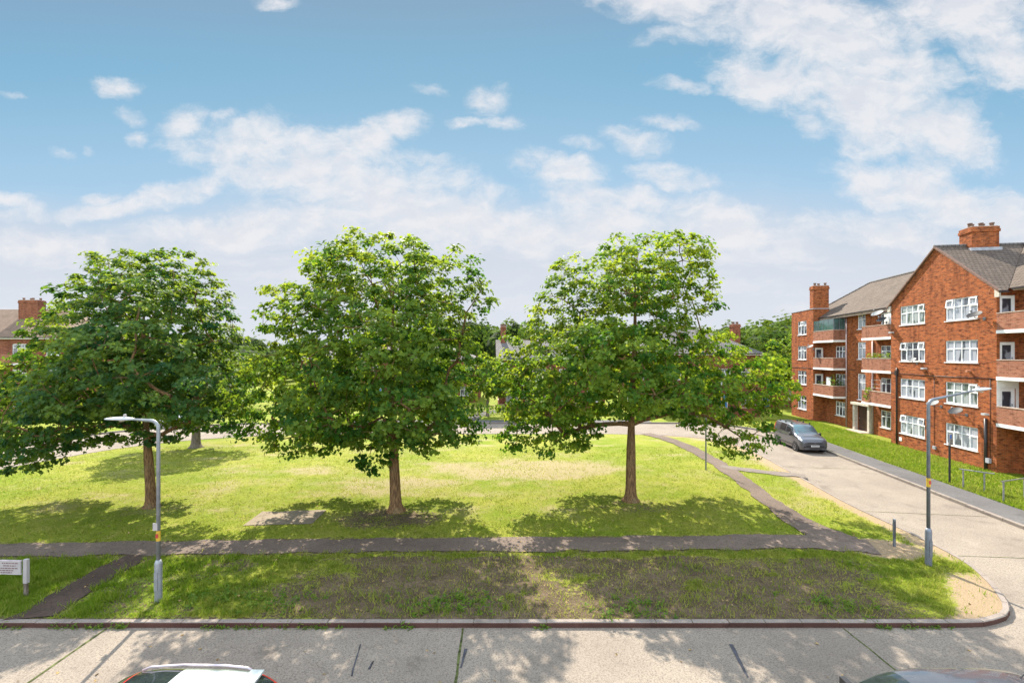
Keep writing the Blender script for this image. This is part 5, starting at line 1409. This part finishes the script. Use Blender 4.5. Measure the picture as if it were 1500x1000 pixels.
for sg in (-1, 1):
    vpart('fog_lamp', M['black'], van, (-h+.0, -h+.12, sg*.66-.06, sg*.66+.06, .40, .48))
    m = MB(); m.lathe([(.01, -.11), (.085, -.09), (.10, 0), (.085, .09), (.01, .11)], 12, c=(-h+1.38, sg*1.0, 1.13)); m.box(-h+1.34, -h+1.42, sg*.95-.07, sg*.95+.07, 1.07, 1.11); m.build('mirror', M['black'], van, smooth=True)
    hd = MB()
    for xx in (2.15, 3.1): hd.box(-h+xx, -h+xx+.16, sg*.918-.008, sg*.918+.012, .98, 1.015)
    hd.build('door_handle', M['black'], van)
    rl = MB()
    for xx in (2.0, 2.9, 3.8): rl.box(-h+xx-.05, -h+xx+.05, sg*.62-.03, sg*.62+.03, 1.72, 1.88)
    rl.build('roof_bar_foot', M['black'], van)
    sk = MB(); sk.box(-h+1.25, -h+3.2, sg*.912-.006, sg*.912+.014, .40, .47); sk.build('side_moulding', M['black'], van)
    wp_ = MB(); wp_.tube([(-h+1.12, sg*.25+.2, 1.255), (-h+1.28, sg*.25-.25, 1.40)], .01, 5); wp_.build('wiper', M['black'], van)

HB_ST = [(0.00, .32, .55, .48, .62, .62, .60, .66, .52, .68), (.12, .22, .74, .48, .80, .74, .76, .78, .66, .81), (.45, .20, .80, .52, .85, .86, .80, .92, .70, .96), (.95, .20, .82, .55, .865, .95, .82, 1.02, .72, 1.07),
    (1.72, .20, .82, .55, .87, 1.0, .83, 1.42, .60, 1.495), (2.2, .20, .82, .55, .87, 1.0, .83, 1.47, .60, 1.55), (3.0, .20, .82, .55, .87, 1.02, .83, 1.46, .60, 1.545), (3.45, .20, .82, .55, .87, 1.04, .82, 1.42, .59, 1.50), (3.86, .26, .78, .55, .84, 1.02, .79, 1.08, .66, 1.12), (3.98, .34, .66, .55, .74, .8, .72, .84, .6, .86)]
HB_RG = [('windscreen', 1.02, 1.70, 3.08, 5.0, M['car_glass'], False), ('sunroof', 1.72, 2.42, 3.06, 5.0, M['car_glass'], False), ('roof', 1.72, 3.45, 2.98, 5.0, M['car_white'], False), ('rear_window', 3.50, 3.80, 3.1, 5.0, M['car_glass'], False),
    ('side_window', 1.45, 2.38, 2.12, 2.84, M['car_glass'], True), ('side_window', 2.46, 3.2, 2.12, 2.84, M['car_glass'], True), ('headlight', .10, .48, 1.75, 2.5, M['lampglass'], True), ('tail_light', 3.62, 3.9, 1.5, 2.6, M['redlamp'], True)]
HB1 = [tuple([r[0]*1.1, r[1]]+list(r[2:])) for r in HB_ST]
HB1 = [tuple(list(r[:7])+[r[7]*1.045, r[8], r[9]*1.045]) for r in HB1]
RG1 = [tuple([r[0], r[1]*1.1, r[2]*1.1]+list(r[3:])) for r in HB_RG]
car1, L1, W1c = vehicle('parked_car', 'red hatchback with white roof and silver roof rails parked near the camera', (-5.95, 7.24, -.12), 0, HB1, RG1, M['car_red'], (.83, 3.46), .30)
h = L1/2
for sg in (-1, 1):
    b = MB(); b.tube([(-h+1.90, sg*.61, 1.50), (-h+2.05, sg*.60, 1.565), (-h+2.6, sg*.60, 1.60), (-h+3.3, sg*.60, 1.59), (-h+3.68, sg*.59, 1.555), (-h+3.78, sg*.59, 1.50)], .018, 8); b.build('roof_rail', M['pink_metal'], car1, smooth=True)
    m = MB(); m.lathe([(.01, -.08), (.07, -.06), (.085, 0), (.07, .06), (.01, .08)], 12, c=(-h+1.41, sg*.95, 1.05)); m.build('mirror', M['car_red'], car1, smooth=True)
    b = MB(); b.tube([(-h+3.76, sg*.585, 1.48), (-h+3.98, sg*.63, 1.32), (-h+4.18, sg*.67, 1.13)], .035, 8); b.build('rear_pillar', M['car_red'], car1, smooth=True)
b = MB(); b.tube([(-h+3.4, 0, 1.60), (-h+3.62, 0, 1.68)], .012, 6); b.build('aerial', M['black'], car1)
b = MB(); b.box(-h+3.76, -h+3.98, -.56, .56, 1.51, 1.545); b.build('spoiler', M['car_white'], car1)
SAL_RG = [('windscreen', 1.02, 1.70, 3.08, 5.0, M['car_glass'], False), ('rear_window', 3.50, 3.80, 3.1, 5.0, M['car_glass'], False), ('side_window', 1.45, 2.38, 2.12, 2.84, M['car_glass'], True), ('side_window', 2.46, 3.2, 2.12, 2.84, M['car_glass'], True), ('headlight', .10, .48, 1.75, 2.5, M['lampglass'], True), ('tail_light', 3.62, 3.9, 1.5, 2.6, M['redlamp'], True)]
S2 = [tuple([r[0]*1.12]+list(r[1:7])+[r[7]*1.055, r[8], r[9]*1.055]) for r in HB_ST]
SAL_RG = [tuple([r[0], r[1]*1.12, r[2]*1.12]+list(r[3:])) for r in SAL_RG]
car2, L2, W2c = vehicle('parked_car', 'slate blue grey hatchback parked on the near side of the road at the right', (6.72, 7.24, -.12), 0, S2, SAL_RG, M['car_slate'], (.85, 3.52), .30)
h = L2/2
for sg in (-1, 1):
    m = MB(); m.box(-h+1.36, -h+1.46, sg*.97-.09, sg*.97+.09, .96, 1.09); m.box(-h+1.40, -h+1.45, sg*.88-.05, sg*.88+.05, .98, 1.02); m.build('mirror', M['black'], car2)
b = MB(); b.tube([(-h+3.72, .3, 1.54), (-h+3.98, .3, 1.78)], .008, 6); b.build('aerial', M['black'], car2)
for cc, hh in ((car1, L1/2), (car2, L2/2)):
    vpart('grille', M['black'], cc, (-hh-.015, -hh+.05, -.45, .45, .36, .48)); vpart('number_plate', M['plate'], cc, (-hh-.03, -hh-.016, -.26, .26, .5, .61)); vpart('rear_number_plate', M['yellow'], cc, (hh+.002, hh+.02, -.26, .26, .55, .66))
PC_RG = [r if r[5] is not M['car_white'] else r[:5]+(M['car_pale'],)+r[6:] for r in HB_RG if r[0] != 'sunroof']
vehicle('parked_car', 'distant white car parked on the far left road behind the lawn', (GX(263, 44.6), 44.6, -.12), .12, HB_ST, PC_RG, M['car_pale'], (.75, 3.15), .30)
